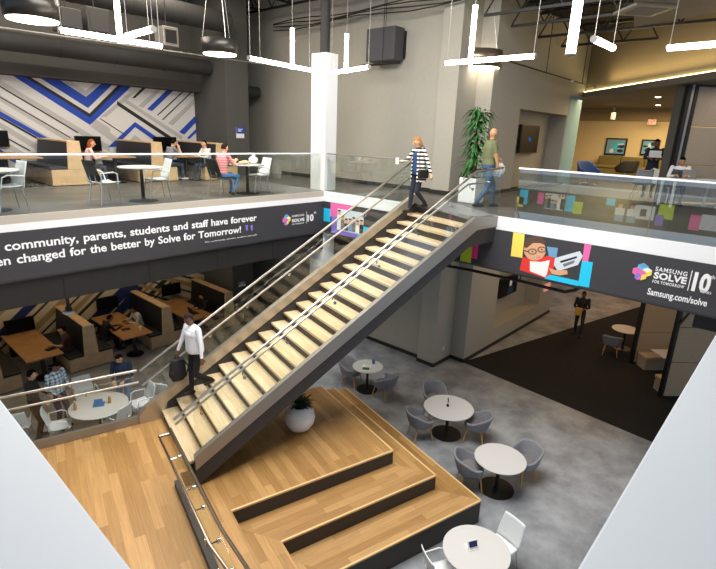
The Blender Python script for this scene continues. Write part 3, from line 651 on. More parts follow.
for i in range(6): MB().b2(.3, .62, -3.05 + i * 1.04, -2.03 + i * 1.04, .30, 1.0).build('backrest', M['sofa'], t, bevel=.05)
for i in range(3): MB().b2(-.48, .32, -3.05 + i * 2.08, -.99 + i * 2.08, .445, .58).build('cushion', M['sofa'], t, bevel=.05)
for x in (-.35, .3):
    for y in (-2.9, 3.0): MB().b2(x - .03, x + .03, y - .03, y + .03, 0, .12).build('leg', M['legw'], t)
def wood_leg_chair(label, u, v, rz):
    p = at_z(u, v, ZM); t = thing('lounge_chair', label, 'chair', (p.x, p.y, ZM), rz, 'pale lounge chairs on the bridge')
    def f(a, c): return Vector((.22 - .40 * sm(a * 1.6) - .10 * max(0, a - .5) * 2, (c - .5) * .5 * (1 - .15 * a), .46 + .42 * sm((a - .42) / .58) + .04 * (2 * c - 1) ** 2))
    MB().grid(f, 14, 8).build('shell', M['fab'] if rz > 0 else M['plastic'], t, smooth=True, solid=.03)
    for sx, sy in ((1, 1), (1, -1), (-1, 1), (-1, -1)): MB().tube([(sx * .12, sy * .12, .45), (sx * .22, sy * .22, .003)], [.02, .012], 8).build('leg', M['legw'], t, smooth=True)
wood_leg_chair('grey lounge chair with pale wooden legs seen through the bridge glass', 638, 200, .4)
wood_leg_chair('white lounge chair with wooden legs just right of the grey one', 658, 200, -2.6)
p = at_z(691, 206, ZM)
VT = Vector((p.x, p.y, 0)) + Vector((-.3, .05, 0))
t = thing('work_table', 'white work table in front of the seated man in a vest', 'table', (VT.x, VT.y, ZM), RD)
MB().b2(-.75, .75, -.32, .32, .71, .745).build('tabletop', M['plastic'], t, bevel=.006)
for x in (-.66, .66):
    for y in (-.26, .26): MB().b2(x - .025, x + .025, y - .025, y + .025, 0, .71).build('leg', M['plastic'], t)
# --- planter with tall plant in front of the pilaster
pp = at_z(471, 203, ZM)
t = thing('floor_plant', 'tall leafy green plant in a white box planter beside the pilaster', 'plant', (pp.x + .17, pp.y + .12, ZM), 0)
MB().b2(-.24, .24, -.24, .24, 0, .62).build('planter', M['white'], t, bevel=.012); MB().b2(-.21, .21, -.21, .21, .6, .625).build('soil', M['soil'], t)
b = MB()
for k in range(3): b.tube([(.05 * k - .05, .04 * (k - 1), .6), (.06 * k - .06, .05 * (k - 1), 1.3), (.04 * k - .04, .03 * (k - 1), 2.1)], [.03, .025, .015], 7)
b.build('stem', mat('plant_stem', '#6b5a3a', .8), t)
def leaf(b, base, az, L, w, droop):
    d = Vector((math.cos(az), math.sin(az), 0)); s = Vector((-d.y, d.x, 0)); prev = None
    for i in range(6):
        q = i / 5; p = base + d * (L * (q * .9)) + Vector((0, 0, L * (.55 * q - droop * q * q))); ww = w * math.sin(PI * min(.999, .12 + q * .88)) + .002
        cur = (b.bm.verts.new(p - s * ww), b.bm.verts.new(p + Vector((0, 0, -ww * .25))), b.bm.verts.new(p + s * ww))
        if prev: b.face([prev[0], prev[1], cur[1], cur[0]]); b.face([prev[1], prev[2], cur[2], cur[1]])
        prev = cur
b = MB(); rnd = random.Random(3)
for k in range(260):
    h = rnd.uniform(.72, 2.3); b.mi = 0; leaf(b, Vector((rnd.uniform(-.07, .07), rnd.uniform(-.07, .07), h)), rnd.uniform(0, 2 * PI), rnd.uniform(.3, .55), rnd.uniform(.025, .042), rnd.uniform(.5, 1.25))
b.build('foliage', M['greenl'], t, smooth=True)
# --- white spherical planter under the stair
p = S(-2.33, 2.92); t = thing('ball_planter', 'white ball-shaped planter with a dark leafy plant under the staircase', 'planter', (p.x, p.y, z1 + .002), 0)
MB().lathe([(0, .0), (.14, .0), (.22, .05), (.29, .16), (.315, .28), (.29, .40), (.22, .50), (.16, .53), (.14, .52), (.18, .48), (0, .47)], seg=32).build('pot', M['white'], t, smooth=True)
MB().lathe([(0, .46), (.15, .465), (0, .49)], seg=16).build('soil', M['soil'], t)
b = MB()
for k in range(80): leaf(b, Vector((rnd.uniform(-.1, .1), rnd.uniform(-.1, .1), rnd.uniform(.48, .74))), rnd.uniform(0, 2 * PI), rnd.uniform(.16, .34), .022, rnd.uniform(.1, .8))
b.build('foliage', M['greend'], t, smooth=True)
# --- small things on tables
def item(name, label, cat, loc, mb, mats, rz=0, group=None): return tag(mb.build(name, mats, None, smooth=True, loc=loc, rz=rz), label, cat, group)
b = MB(); b.b2(-.17, .17, -.12, .12, .001, .016); b.mi = 1; b.b2(-.15, .0, -.1, .1, .0165, .018); b.mi = 2; b.b2(.02, .15, -.1, .02, .0165, .018)
item('magazine', 'open magazine with a green picture on the small table', 'magazine', (-.33, -2.14, .742), b, [M['paper'], M['greenl'], M['ltp']], .6)
item('cup', 'blue cup on the small table beside the magazine', 'cup', (.03, -2.1, .742), MB().lathe([(0, .0), (.035, .0), (.045, .11), (.038, .11), (.03, .02), (0, .02)], seg=16), M['cupblue'])
b = MB(); b.b2(-.05, .05, -.03, .03, 0, .01); b.b2(-.006, .006, -.006, .006, .01, .2); b.b2(-.05, .05, -.008, .008, .12, .2)
item('table_stand', 'small black stand on the table between three tub chairs', 'stand', (-.42, -4.86, .742), b, M['black'], .7)
b = MB(); b.prism([(-.09, -.06, 0), (.09, -.06, 0), (.09, .0, .13), (-.09, .0, .13)], (0, .012, 0)); b.b2(-.09, .09, -.07, .09, .0, .012); b.mi = 1; b.prism([(-.07, -.047, .05), (.07, -.047, .05), (.07, -.012, .125), (-.07, -.012, .125)], (0, -.004, 0))
item('table_sign', 'small white table sign with a dark blue panel on the bottom table', 'sign', (-3.88, -7.5, .742), b, [M['paper'], M['navy']], -.5)
item('table_sign', 'small white table sign with a blue panel in the middle of the large round table', 'sign', (LT.x, LT.y, .742), (lambda b: (b.prism([(-.09, -.06, 0), (.09, -.06, 0), (.09, .0, .14), (-.09, .0, .14)], (0, .012, 0)), b.b2(-.12, .12, -.1, .12, .0, .01), b)[-1])(MB()), [M['cupblue'], M['paper']], -.5)
def bottle(label, x, y): 
    t = thing('bottle', label, 'bottle', (x, y, .742), 0, 'bottles on the large round table')
    MB().lathe([(0, 0), (.033, .002), (.035, .12), (.014, .17), (.014, .20), (0, .20)], seg=16).build('body', mat('amber_drink', '#b58a50', .2), t, smooth=True); MB().lathe([(0, .2), (.016, .2), (.016, .225), (0, .225)], seg=12).build('cap', M['paper'], t, smooth=True)
q = at_z(75.5, 410, .74); bottle('small amber bottle at the left edge of the large round table', q.x, q.y); q = at_z(110, 403, .74); bottle('small amber bottle right of the sign on the large round table', q.x, q.y)
b = MB(); b.b2(-.14, .14, -.1, .1, 0, .012); b.mi = 1; b.b2(-.125, .125, -.085, .085, .012, .0135)
item('tablet', 'black tablet lying on the first booth table', 'tablet', (-6.02, 4.95, .742), b, [M['black'], M['screen']], .2)
item('tablet', 'dark tablet used on the second booth table', 'tablet', (-3.85, 5.0, .742), MB().b2(-.13, .13, -.09, .09, 0, .012), M['black'], -.2)
item('cup', 'white paper cup on the second booth table', 'cup', (-3.55, 4.65, .742), MB().lathe([(0, 0), (.03, 0), (.042, .11), (0, .11)], seg=14), M['paper'])
def laptop(label, loc, rz, m, h=.24):
    t = thing('laptop', label, 'laptop', loc, rz); MB().b2(-.11, .11, -.16, .16, 0, .015).build('keyboard', M[m], t); MB().prism([(.11, -.16, .015), (.11, .16, .015), (.17, .16, h), (.17, -.16, h)], (.01, 0, 0)).build('lid', M[m], t); return t
laptop('dark laptop open on the third booth table', (-1.5, 4.9, .742), PI, 'black')
q = UT[2]
b = MB(); b.ell((0, 0, .1), (.14, .10, .1), 10); b.ell((.03, .02, .21), (.05, .04, .06), 8)
item('carrier_bag', 'crumpled white carrier bag on the cafe table with food', 'bag', (q.x + .2, .62, ZM + .742), b, M['paper'])
b = MB(); b.ell((0, 0, .05), (.13, .09, .05), 10); b.ell((-.12, .0, .04), (.07, .06, .04), 8)
item('food_bag', 'brown paper of food on the cafe table in front of the boy', 'food', (q.x - .08, .6, ZM + .742), b, mat('kraft_paper', '#cdb894', .9))
# ================================================================== BANNERS ON THE FASCIA
RX, UZ = (1, 0, 0), (0, 0, 1)
ban = MB().b2(-9.40, -.005, -.03, .025, 4.25, 5.118).build('fascia_banner', M['banner']); tag(ban, 'charcoal banner with white quote about community along the left upper floor edge', 'banner')
YB = -.031
def onL(u, v): return at_y(u, v, YB)
# text lines: exact left/right ends measured on the wall plane
a, c = onL(5, 250.7), onL(256.7, 220.6); wl = (c.x - a.x)
full = 'our community, parents, students and staff have forever'; part_ = 'community, parents, students and staff have forever'
def line(body, vis, a, c, h):
    k = (c.x - a.x) / text_w(vis); W = k * text_w(body); return text_mesh('lettering', body, M['txt'], ban, (c.x - W, YB, (a.z + c.z) / 2), RX, UZ, W, h, .022)
line(full, part_, a, c, .155)
a, c = onL(17, 262.5), onL(241, 233)
line('been changed for the better by Solve for Tomorrow!', 'changed for the better by Solve for Tomorrow!', a, c, .155)
# closing quotation marks
b = MB()
for i in range(2):
    p = onL(245.5 + 5 * i, 230); b.prism([(p.x, YB, p.z + .12), (p.x + .075, YB, p.z + .12), (p.x + .06, YB, p.z - .02), (p.x + .02, YB, p.z - .02)], (0, -.004, 0))
b.build('quote_marks', M['purple'], ban)
a, c = onL(205, 243.2), onL(256.7, 235)
text_mesh('lettering', 'Our community, parents, students and staff', M['txt'], ban, (a.x, YB, (a.z + c.z) / 2), RX, UZ, c.x - a.x, .035, .004)
def emblem(parent, org, right, up, s, z):
    """small cluster of coloured cubes seen as three faces each"""
    right, up = Vector(right), Vector(up); n = right.cross(up); mats = [M['cyan'], M['pink'], M['yellow'], M['purple'], M['paper'], M['bluep']]
    b = MB(); k = 0
    def rh(cx, cy, r, cols):
        nonlocal k
        hexp = [(cx + r * math.cos(math.radians(90 + 60 * i)), cy + r * math.sin(math.radians(90 + 60 * i))) for i in range(6)]
        for i, q in enumerate(((0, 1, None, 5), (1, 2, 3, None), (5, None, 3, 4))):
            b.mi = cols[i]; pts = [(cx, cy) if j is None else hexp[j] for j in q]; k += 1
            b.prism([org + right * (x * s) + up * (y * s) + n * (z + .0003 * k) for x, y in pts], n * .003)
    rh(.5, .72, .27, (5, 0, 0)); rh(.27, .5, .24, (1, 1, 3)); rh(.73, .55, .24, (4, 2, 2)); rh(.5, .34, .27, (1, 3, 2)); rh(.36, .22, .17, (3, 3, 1))
    return b.build('emblem', mats, parent)
def logo(parent, P, right, up, z=.004, small=False):
    """P(u,v) -> wall point; P positions given as dict"""
    r, u = Vector(right), Vector(up)
    e0, e1 = P['e0'], P['e1']; s = abs((e1 - e0).dot(r)); emblem(parent, e0, r, u, s * 1.05, z)
    for key, body, h, bd in (('sam', 'SAMSUNG', .36, .02), ('sol', 'SOLVE', .5, .04), ('tom', 'FOR TOMORROW', .25, .02)):
        a, c = P[key]; w = (c - a).dot(r); text_mesh('lettering', body, M['txt'], parent, a, r, u, w, P[key + 'h'], bd, z, 1.18 if key != 'sol' else 1.04)
    a, c = P['bar']; b = MB(); n = r.cross(u); b.prism([a + n * z, a + r * .012 + n * z, a + r * .012 + u * (c - a).dot(u) + n * z, a + u * (c - a).dot(u) + n * z], n * .002); b.build('divider', M['txt'], parent)
    a, c = P['ten']; text_mesh('lettering', '10', M['txt'], parent, a, r, u, (c - a).dot(r), P['tenh'], .045, z)
    a, c = P['th']; text_mesh('lettering', 'th', M['txt'], parent, a, r, u, (c - a).dot(r), None, .012, z)
    if 'yrs' in P: a, c = P['yrs']; text_mesh('lettering', 'YEARS', M['txt'], parent, a, r, u, (c - a).dot(r), None, .012, z)
e = onL(281.8, 226.5)
logo(ban, dict(e0=e, e1=onL(290.6, 226), sam=(onL(292, 217.2), onL(304, 215.4)), samh=.055, sol=(onL(291.8, 222.3), onL(304.3, 220.6)), solh=.08, tom=(onL(292, 225), onL(304, 223.4)), tomh=.035,
          bar=(onL(306.2, 223.5), onL(306.2, 211.5)), ten=(onL(307.2, 221.2), onL(313.5, 220.3)), tenh=.17, th=(onL(313.8, 213.8), onL(316, 213.6))), RX, UZ)
# cyan square that folds round the corner
def patchL(name, m, u0, u1, v0, v1, par, z=.003):
    p, q = onL(u0, v0), onL(u1, v1); return MB().b2(p.x, q.x, YB - z, YB, q.z, p.z).build(name, m, par)
# ---- right fascia banner
rbn = MB().b2(-.03, .025, -9.90, -.035, 4.25, 5.118).build('fascia_banner', M['banner']); tag(rbn, 'charcoal banner with colour blocks, pictures and a logo along the bridge edge', 'banner')
XB = -.031
RY = (0, -1, 0)
def onR(u, v, z=0): return at_x(u, v, XB - z)
def polyR(b, pts, z):   # flat printed shape on the bridge banner
    q = [onR(u, v) for u, v in pts]; b.prism([(XB - z, p.y, max(4.252, min(5.116, p.z))) for p in q], (-.0012, 0, 0))
def rectR(b, u, v, w, h, z):   # upper left corner at picture point, metres w x h
    p = onR(u, v); b.b2(XB - z - .0012, XB - z, p.y - w, p.y, max(4.252, p.z - h), min(5.116, p.z))
def shape(name, m, fn, par=rbn):
    b = MB(); fn(b); return b.build(name, m, par)
Y = lambda u, v: onR(u, v)
def block(name, m, y0, y1, za, zb, z=.002): return MB().b2(XB - z, XB, y0, y1, za, zb).build(name, m, rbn)
# beside the corner column: cyan, pink, purple, group picture
p0, p1, p2, p3 = onR(323.2, 210).y, onR(330.5, 210).y, onR(336, 215).y, onR(366, 225).y
block('color_block', M['cyan'], p1, -.036, 4.55, 4.93)
block('color_block', M['pink'], onR(352, 215).y, p1, 4.72, 5.116); block('color_block', M['purple'], onR(357, 225).y, p1 - .05, 4.26, 4.74, .003)
block('color_block', M['cyan'], onR(368.5, 235).y, onR(357, 235).y, 4.26, 4.62, .003)
def group_picture(y0, y1, za, zb, n, par, put, seed):
    """a crowd picture: pale ground with dark clothed figures; put(b, y, z, w, h, layer)"""
    r = random.Random(seed); b = MB(); b.mi = 0; put(b, y0, y1, za, zb, .004)
    for i in range(n):
        t = (i + .5) / n; yc = y0 + (y1 - y0) * t; w = (y1 - y0) / n * .98; top = za + (zb - za) * r.uniform(.55, .95)
        b.mi = (1, 4, 2, 5, 1, 2, 4)[i % 7]; put(b, yc - w / 2, yc + w / 2, za + (zb - za) * .05, top - (zb - za) * .2, .0055 + .0002 * i)
        b.mi = 3; put(b, yc - w * .38, yc + w * .38, top - (zb - za) * .2, top, .0057 + .0002 * i)
        b.mi = 1; put(b, yc - w * .4, yc + w * .4, top - (zb - za) * .04, top + (zb - za) * .03, .0059 + .0002 * i)
    return b.build('picture', [M['ltp'], M['dkp'], M['gray'], M['skinp'], M['paper'], M['bluep']], par)
putR = lambda b, ya, yb, za, zb, l: b.b2(XB - l - .001, XB - l, min(ya, yb), max(ya, yb), za, zb)
group_picture(onR(363.5, 225).y, onR(337.5, 215).y, 4.38, 4.98, 7, rbn, putR, 4)
# under the stair head: lime and magenta blocks
block('color_block', M['lime'], onR(472, 250).y, onR(461, 250).y, 4.26, 4.75); block('color_block', M['hot'], onR(477.5, 255).y, onR(472, 250).y, 4.38, 4.78, .003)
block('color_block', M['cyan'], onR(441, 240).y, onR(436, 240).y, 4.4, 4.7)
# boy with glasses
shape('color_block', M['yellow'], lambda b: polyR(b, [(513.5, 231.5), (525, 233.2), (522.2, 257.8), (510.8, 256)], .002))
shape('color_block', M['pink'], lambda b: polyR(b, [(584.5, 243.5), (591.8, 244.5), (588, 262), (582.3, 261)], .002))
shape('color_block', M['cyan'], lambda b: (polyR(b, [(582, 261), (593, 262.2), (589, 287.5), (578, 285.5)], .003), polyR(b, [(545.5, 273.5), (579, 281), (578, 286), (544.5, 278.5)], .003)))
b = MB()
b.mi = 0; polyR(b, [(522.5, 257), (537, 259.5), (552, 254), (556, 262), (551, 274), (545, 278), (519.8, 270)], .004)          # red shirt
b.mi = 1; polyR(b, [(530, 261), (541, 262), (550, 260), (547, 274), (545, 277), (530, 271)], .005)                               # white front
b.mi = 2; polyR(b, [(549, 268), (556, 270), (567, 270), (568, 274), (560, 275.5), (552, 274)], .0075)                             # hand
def oval(b, u, v, ru, rv, z, n=20): polyR(b, [(u + ru * math.cos(2 * PI * k / n), v + rv * math.sin(2 * PI * k / n)) for k in range(n)], z)
b.mi = 2; oval(b, 535, 250, 11, 10.5, .006)
b.mi = 3; polyR(b, [(524, 247), (526, 239), (533, 236), (541, 236.5), (545.5, 241), (545, 245), (540, 243), (533, 243), (527, 248)], .007)
b.mi = 4
for (u, v) in ((532.5, 251.5), (542, 249.5)):
    n = 16
    for k in range(n):
        a0, a1_ = 2 * PI * k / n, 2 * PI * (k + 1) / n; polyR(b, [(u + 4.4 * math.cos(a0), v + 3.0 * math.sin(a0)), (u + 4.4 * math.cos(a1_), v + 3.0 * math.sin(a1_)), (u + 3.5 * math.cos(a1_), v + 2.2 * math.sin(a1_)), (u + 3.5 * math.cos(a0), v + 2.2 * math.sin(a0))], .0085)
    oval(b, u, v, .9, .8, .0082, 8)
polyR(b, [(524, 250), (528.5, 251), (528.5, 252), (524, 251)], .0085)
b.mi = 5; polyR(b, [(536, 256.6), (541, 256), (540.5, 257.4), (536.5, 257.8)], .0082)
b.mi = 6; polyR(b, [(547, 246.5), (558, 248), (556.5, 258), (549, 256)], .0045); b.mi = 7; polyR(b, [(555, 258), (580, 251), (583, 256), (578, 265), (558, 271), (554, 265)], .0065)
b.mi = 4; polyR(b, [(560, 261), (577, 256), (577, 258), (561, 263)], .0078)
b.mi = 8; polyR(b, [(563, 264), (575, 260), (574, 263), (564, 267)], .0078)
b.build('picture', [M['red'], M['paper'], M['skinp'], M['hairp'], M['dkp'], M['pink'], M['bluep'], M['ltp'], M['gray']], rbn)
logo(rbn, dict(e0=onR(629.5, 279.5), e1=onR(650, 283.5), sam=(onR(655.3, 270.6), onR(687, 276.3)), samh=.075, sol=(onR(653.3, 277.8), onR(686.2, 283.8)), solh=.11, tom=(onR(652.3, 282.4), onR(684, 288.3)), tomh=.052,
           bar=(onR(687.2, 290.5), onR(687.2, 269.5)), ten=(onR(691, 289.5), onR(708.5, 293)), tenh=.30, th=(onR(710, 278.5), onR(715, 279.5)), yrs=(onR(699, 292.2), onR(711, 294.8))), RY, UZ)
a, c = onR(647, 294), onR(706.5, 306.5)
text_mesh('lettering', 'Samsung.com/solve', M['txt'], rbn, a, RY, UZ, (c - a).dot(Vector(RY)), .115, .022)
# ---- banners of the near sides (seen mirrored in the glass)
nb = MB().b2(-9.45, -9.405, -9.90, -.04, 4.25, 5.118).build('fascia_banner', M['banner']); tag(nb, 'charcoal banner with pictures on the near edge, seen only mirrored in the bridge glass', 'banner')
XN = -9.404
def blockN(m, ya, yb, za, zb, z=.002): MB().b2(XN, XN + z, min(ya, yb), max(ya, yb), za, zb).build('color_block', m, nb)
putN = lambda b, ya, yb, za, zb, l: b.b2(XN + l, XN + l + .001, min(ya, yb), max(ya, yb), za, zb)
blockN(M['cyan'], -1.9, -1.55, 4.5, 5.1); blockN(M['yellow'], -1.75, -1.45, 4.4, 4.8); blockN(M['pink'], -2.55, -2.3, 4.6, 5.05)
group_picture(-3.35, -2.6, 4.45, 5.05, 6, nb, putN, 2)
blockN(M['cyan'], -3.75, -3.4, 4.45, 5.05); blockN(M['lime'], -4.05, -3.72, 4.4, 4.85, .003); blockN(M['cyan'], -5.15, -4.85, 4.85, 5.1)
b = MB(); b.mi = 0; putN(b, -6.45, -5.7, 4.5, 4.98, .004)
for y in (-5.35, -5.75):
    b.mi = 0; putN(b, y - .16, y + .16, 4.55, 4.8, .006); b.mi = 1; putN(b, y - .14, y + .14, 4.33, 4.56, .006); b.mi = 2; putN(b, y - .07, y + .07, 4.8, 4.95, .0065); b.mi = 3; putN(b, y - .08, y + .08, 4.93, 4.99, .007)
b.mi = 3; putN(b, -6.2, -6.0, 4.6, 4.85, .006)
b.build('picture', [M['ltp'], M['bluep'], M['skinp'], M['dkp']], nb)
blockN(M['lime'], -7.0, -6.55, 4.6, 5.09, .003); blockN(M['purple'], -6.75, -6.5, 4.35, 4.72, .004); blockN(M['pink'], -7.8, -7.5, 4.35, 4.85); blockN(M['ltp'], -8.4, -7.8, 4.4, 4.9)
nb2 = MB().b2(-9.40, 20, -9.95, -9.925, 4.25, 5.118).build('fascia_banner', M['banner']); tag(nb2, 'charcoal lettered banner under the right near ledge, seen only mirrored in the left glass', 'banner')
text_mesh('lettering', 'empowering the', M['txt'], nb2, (-1.7, -9.924, 4.75), (-1, 0, 0), UZ, 3.2, .2, .016)
# ================================================================== CEILING FITTINGS
ZP = 8.39
def pendant(label, u0, v0, u1, v1, vert=None, z=ZP, r=.045, vr=.045, group='linear pendant lights'):
    a, c = at_z(u0, v0, z), at_z(u1, v1, z); o = (a + c) / 2; t = thing('pendant_light', label, 'pendant light', o, 0, group)
    a, c = a - o, c - o
    MB().tube([a, c], r, 10).build('light_bar', M['led'], t, smooth=True)
    for p in (a, c):
        q = p * .97; MB().cyl(q + Vector((0, 0, r)), q + Vector((0, 0, 12.2 - z)), .006, seg=6).build('cable', M['steel'], t); MB().cyl(p, p + (p.normalized() * .02), r * 1.1, seg=10).build('end_cap', M['silver'], t)
    if vert:
        u, v, top = vert; p = a + (c - a) * vert[0]; L = vert[1]
        MB().tube([p + Vector((0, 0, -.05)), p + Vector((0, 0, L))], vr, 10).build('light_bar', M['led'], t, smooth=True)
        MB().cyl(p + Vector((0, 0, L)), p + Vector((0, 0, 12.2 - z)), .006, seg=6).build('cable', M['steel'], t)
    return t
pendant('long horizontal pendant light with an upright tube, above the left cafe tables', 60, 30, 161, 46, (.56, 1.5, 0))
pendant('short pendant light just right of the long one at upper left', 127, 36, 153, 29, None)
pendant('horizontal pendant light with an upright tube, left of the white column', 249, 58, 310, 70, (.68, .78, 0))
pendant('horizontal pendant light with an upright tube, right of the white column', 331, 73, 369, 67, (.42, .78, 0))
pendant('horizontal pendant light with an upright tube in front of the drum over the stair', 446, 63, 535, 56, (.30, .95, 0))
pendant('short tilted-looking pendant light over the bridge', 594, 39, 613, 48, None)
pendant('pendant light cut off by the right edge of the picture', 668, 48, 760, 40.5, None)
a = at_z(570.5, 54, 7.9); t = thing('pendant_light', 'thick upright pendant tube hanging from the top edge', 'pendant light', a, 0, 'linear pendant lights')
MB().tube([(0, 0, 0), (0, 0, 2.0)], .05, 10).build('light_bar', M['led'], t, smooth=True); MB().cyl((0, 0, 2.0), (0, 0, 4.3), .006, seg=6).build('cable', M['steel'], t); MB().cyl((0, 0, -.015), (0, 0, 0), .062, seg=10).build('end_cap', M['silver'], t)
drumm = mat('dark_brushed_drum', '#3a3733', .35, .6)
def drum(label, u, v, z, r, h, m):
    p = at_z(u, v, z); t = thing('drum_pendant', label, 'pendant light', p, 0, 'drum pendant lights')
    MB().grid(lambda a, c: Vector((math.cos(2 * PI * a) * r, math.sin(2 * PI * a) * r, .02 + h * c)), 40, 1).build('shade', m, t, smooth=True, solid=.012)
    MB().lathe([(0, 0), (r * .9, 0), (r * .93, .02), (0, .03)], seg=40).build('diffuser', M['disk'], t, smooth=True)
    for k in range(3):
        q = Vector((math.cos(2 * PI * k / 3 + .3) * r * .95, math.sin(2 * PI * k / 3 + .3) * r * .95, h + .02)); MB().tube([q, (q.x * .1, q.y * .1, min(2.4, 12.2 - z))], .006, 6).build('cable', M['steel'], t)
    return t
drum('dark drum pendant light at the upper left corner', 33, 21, 8.6, .42, .34, drumm)
drum('dark drum pendant light in front of the dark pillar', 220, 55, 8.6, .40, .30, drumm)
drum('bronze drum pendant light with a bright disc over the top of the stair', 479, 69, 8.85, .60, .44, mat('bronze_drum', '#8a7d6c', .3, .7))
# conduit rail behind the pendants
a, c = at_z(-60, 19, 8.75), at_z(310, 70.5, 8.75)
cb = MB().tube([a, c], .014, 8)
for f_ in (.1, .45, .8): q = a.lerp(c, f_); cb.cyl(q, (q.x, q.y, 12.19), .006, seg=6)
tag(cb.build('conduit', M['steel'], smooth=True), 'thin conduit line behind the left pendant lights', 'conduit')
a, c = at_y(505, 60, -3.6), at_y(600, 89, -3.6)
t = thing('sprinkler_pipe', 'thin pipe with two hangers under the ceiling beside the bulkhead', 'pipe', (a.x, -3.6, a.z)); d = c - a
MB().tube([(0, 0, 0), d], .02, 8).build('pipe', M['black'], t, smooth=True)
for k in (.35, .75): MB().cyl(d * k, d * k + Vector((0, 0, 12.2 - a.z - d.z * k)), .012, seg=6).build('hanger', M['black'], t)
p = d * .62; MB().lathe([(0, -.06), (.07, -.05), (.08, -.01), (0, 0)], p, 14).build('sprinkler_head', M['paper'], t)
# ducts
def duct(label, y, z, x0, x1, r):
    t = thing('air_duct', label, 'duct', (x0, y, z)); n = int((x1 - x0) / 1.5)
    MB().tube([(0, 0, 0), (x1 - x0, 0, 0)], r, 24).build('tube', M['duct'], t, smooth=True)
    for k in range(n + 1): MB().cyl((k * 1.5 - .02 + .03, 0, 0), (k * 1.5 + .05, 0, 0), r + .012, seg=24).build('collar', M['duct'], t, smooth=True)
    for k in range(0, n + 1, 2): MB().cyl((k * 1.5 + .2, 0, r), (k * 1.5 + .2, 0, 12.2 - z), .012, seg=6).build('hanger', M['black'], t)
duct('large round grey duct running above the chevron mural', 5.9, 8.95, -13.5, .15, .24); duct('round dark duct stub right of the dark pillar', 6.1, 8.35, 1.15, 2.35, .2)
duct('upper round grey duct under the black ceiling at the left', 4.6, 10.2, -13.5, .1, .3)
# trusses
def truss(label, p, q, group):
    p, q = Vector(p), Vector(q); d = q - p; L = d.length; t = thing('roof_truss', label, 'truss', p, 0, group); u = d.normalized()
    for z in (0, .75): MB().tube([Vector((0, 0, z)), d + Vector((0, 0, z))], .045, 4).build('chord', M['black'], t)
    n = max(2, int(L / .9)); b = MB()
    for i in range(n): b.tube([u * (i * L / n), u * ((i + .5) * L / n) + Vector((0, 0, .75)), u * ((i + 1) * L / n)], .022, 5)
    b.build('web', M['black'], t)
GTn = 'black roof trusses'
wh = ['second from the left', 'third from the left', 'above the dark pillar', 'above the white column', 'above the stair']
for i, y in enumerate((6.2, 4.4, 2.6, .8, -1.0)): truss('black roof truss crossing toward the back wall, %s' % ['nearest the mural', 'in front of the upper duct', 'left of the white column', 'just behind the white column', 'above the wall box'][i], (-8, y, 11.2), (2.55, y, 11.2), GTn)
truss('black roof truss running along the top of the grey back wall', (1.9, 6.5, 10.95), (1.9, -2.9, 10.95), GTn)
for i, x in enumerate((2.4, 3.9, 5.7, 7.5)):
    truss('black roof truss over the bridge, %s out from the pilaster' % ('first', 'second', 'third', 'fourth')[i], (x, -3.2, 9.95), (x, -3.0 - (10.5 - x), 9.95), GTn)
struct(MB().prism([(1.6, -3.11, 10.75), (10.4, -3.11, 10.75), (1.6, -11.9, 10.75)], (0, 0, .12)).build('ceiling_bridge', M['ceil']))
for k in range(7): tag(MB().cyl((2.2 + k * 1.1, -3.3, 10.55), (2.2 + k * 1.1, -2.8 - (10.2 - 2.2 - k * 1.1), 10.55), .05, seg=6).build('conduit', M['black']), 'black conduit under the dark ceiling over the bridge', 'conduit', 'black conduits over the bridge')
# cables along the wall
for k in range(4): tag(MB().tube([(2.25, 5 - i * 1.0, 10.55 - .07 * k + .06 * math.sin(i * 1.3 + k)) for i in range(9)], .018, 5).build('cable', M['black']), 'black cable sagging along the top of the grey back wall', 'cable', 'black cables along the back wall')
# wall box with bracket
t = thing('wall_speaker', 'dark grey speaker box high on the back wall with a bar below it', 'speaker', (2.6, .02, 9.06))
MB().b2(-.50, -.06, -.62, .45, 0, .88).build('box', mat('speaker_grey', '#47464a', .6), t, bevel=.015); MB().b2(-.08, -.005, -.66, .62, .08, .8).build('mount', M['black'], t); MB().tube([(-.62, .55, -.12), (-.62, -.95, -.12)], .03, 8).build('bar', M['black'], t); MB().cyl((-.62, -.3, -.12), (-.62, -.3, 1.6), .01, seg=6).build('hanger', M['black'], t); MB().cyl((-.3, -.1, .88), (-.3, -.1, 3.1), .012, seg=6).build('hanger', M['black'], t)
# roof units at upper left and upper right
def unit(label, u0, v0, u1, v1, y, m='duct'):
    a, c = at_y(u0, v1, y), at_y(u1, v0, y); t = thing('ceiling_unit', label, 'air unit', ((a.x + c.x) / 2, y, a.z)); w, h = c.x - a.x, c.z - a.z
    MB().b2(-w / 2, w / 2, 0, .5, 0, h).build('housing', M[m], t, bevel=.015); MB().b2(-w / 2 + .06, w / 2 - .06, -.012, .0, .08, h - .08).build('grille', M['black'] if m != 'duct' else M['duct'], t); MB().cyl((0, .25, h), (0, .25, 12.2 - a.z), .015, seg=6).build('hanger', M['black'], t)
unit('grey ceiling unit with a round speaker at upper left', 60, 10, 81, 29, 3.6); unit('plain grey ceiling unit right of the first one', 89, 10, 109, 33, 3.6); unit('small pale ceiling unit with a dark grille above the duct', 164, 28, 178, 45, 3.6, 'silver')
a, c, e2, e3 = at_z(634, 27, 9.6), at_z(740, 8, 9.6), at_z(760, -60, 9.6), at_z(634, -40, 9.6)
struct(MB().prism([a, c, e2, e3], (0, 0, 1.4)).build('ceiling_drop', mat('drop_ceiling', '#8a8073', .85)), 'dropped grey ceiling box at the upper right corner')
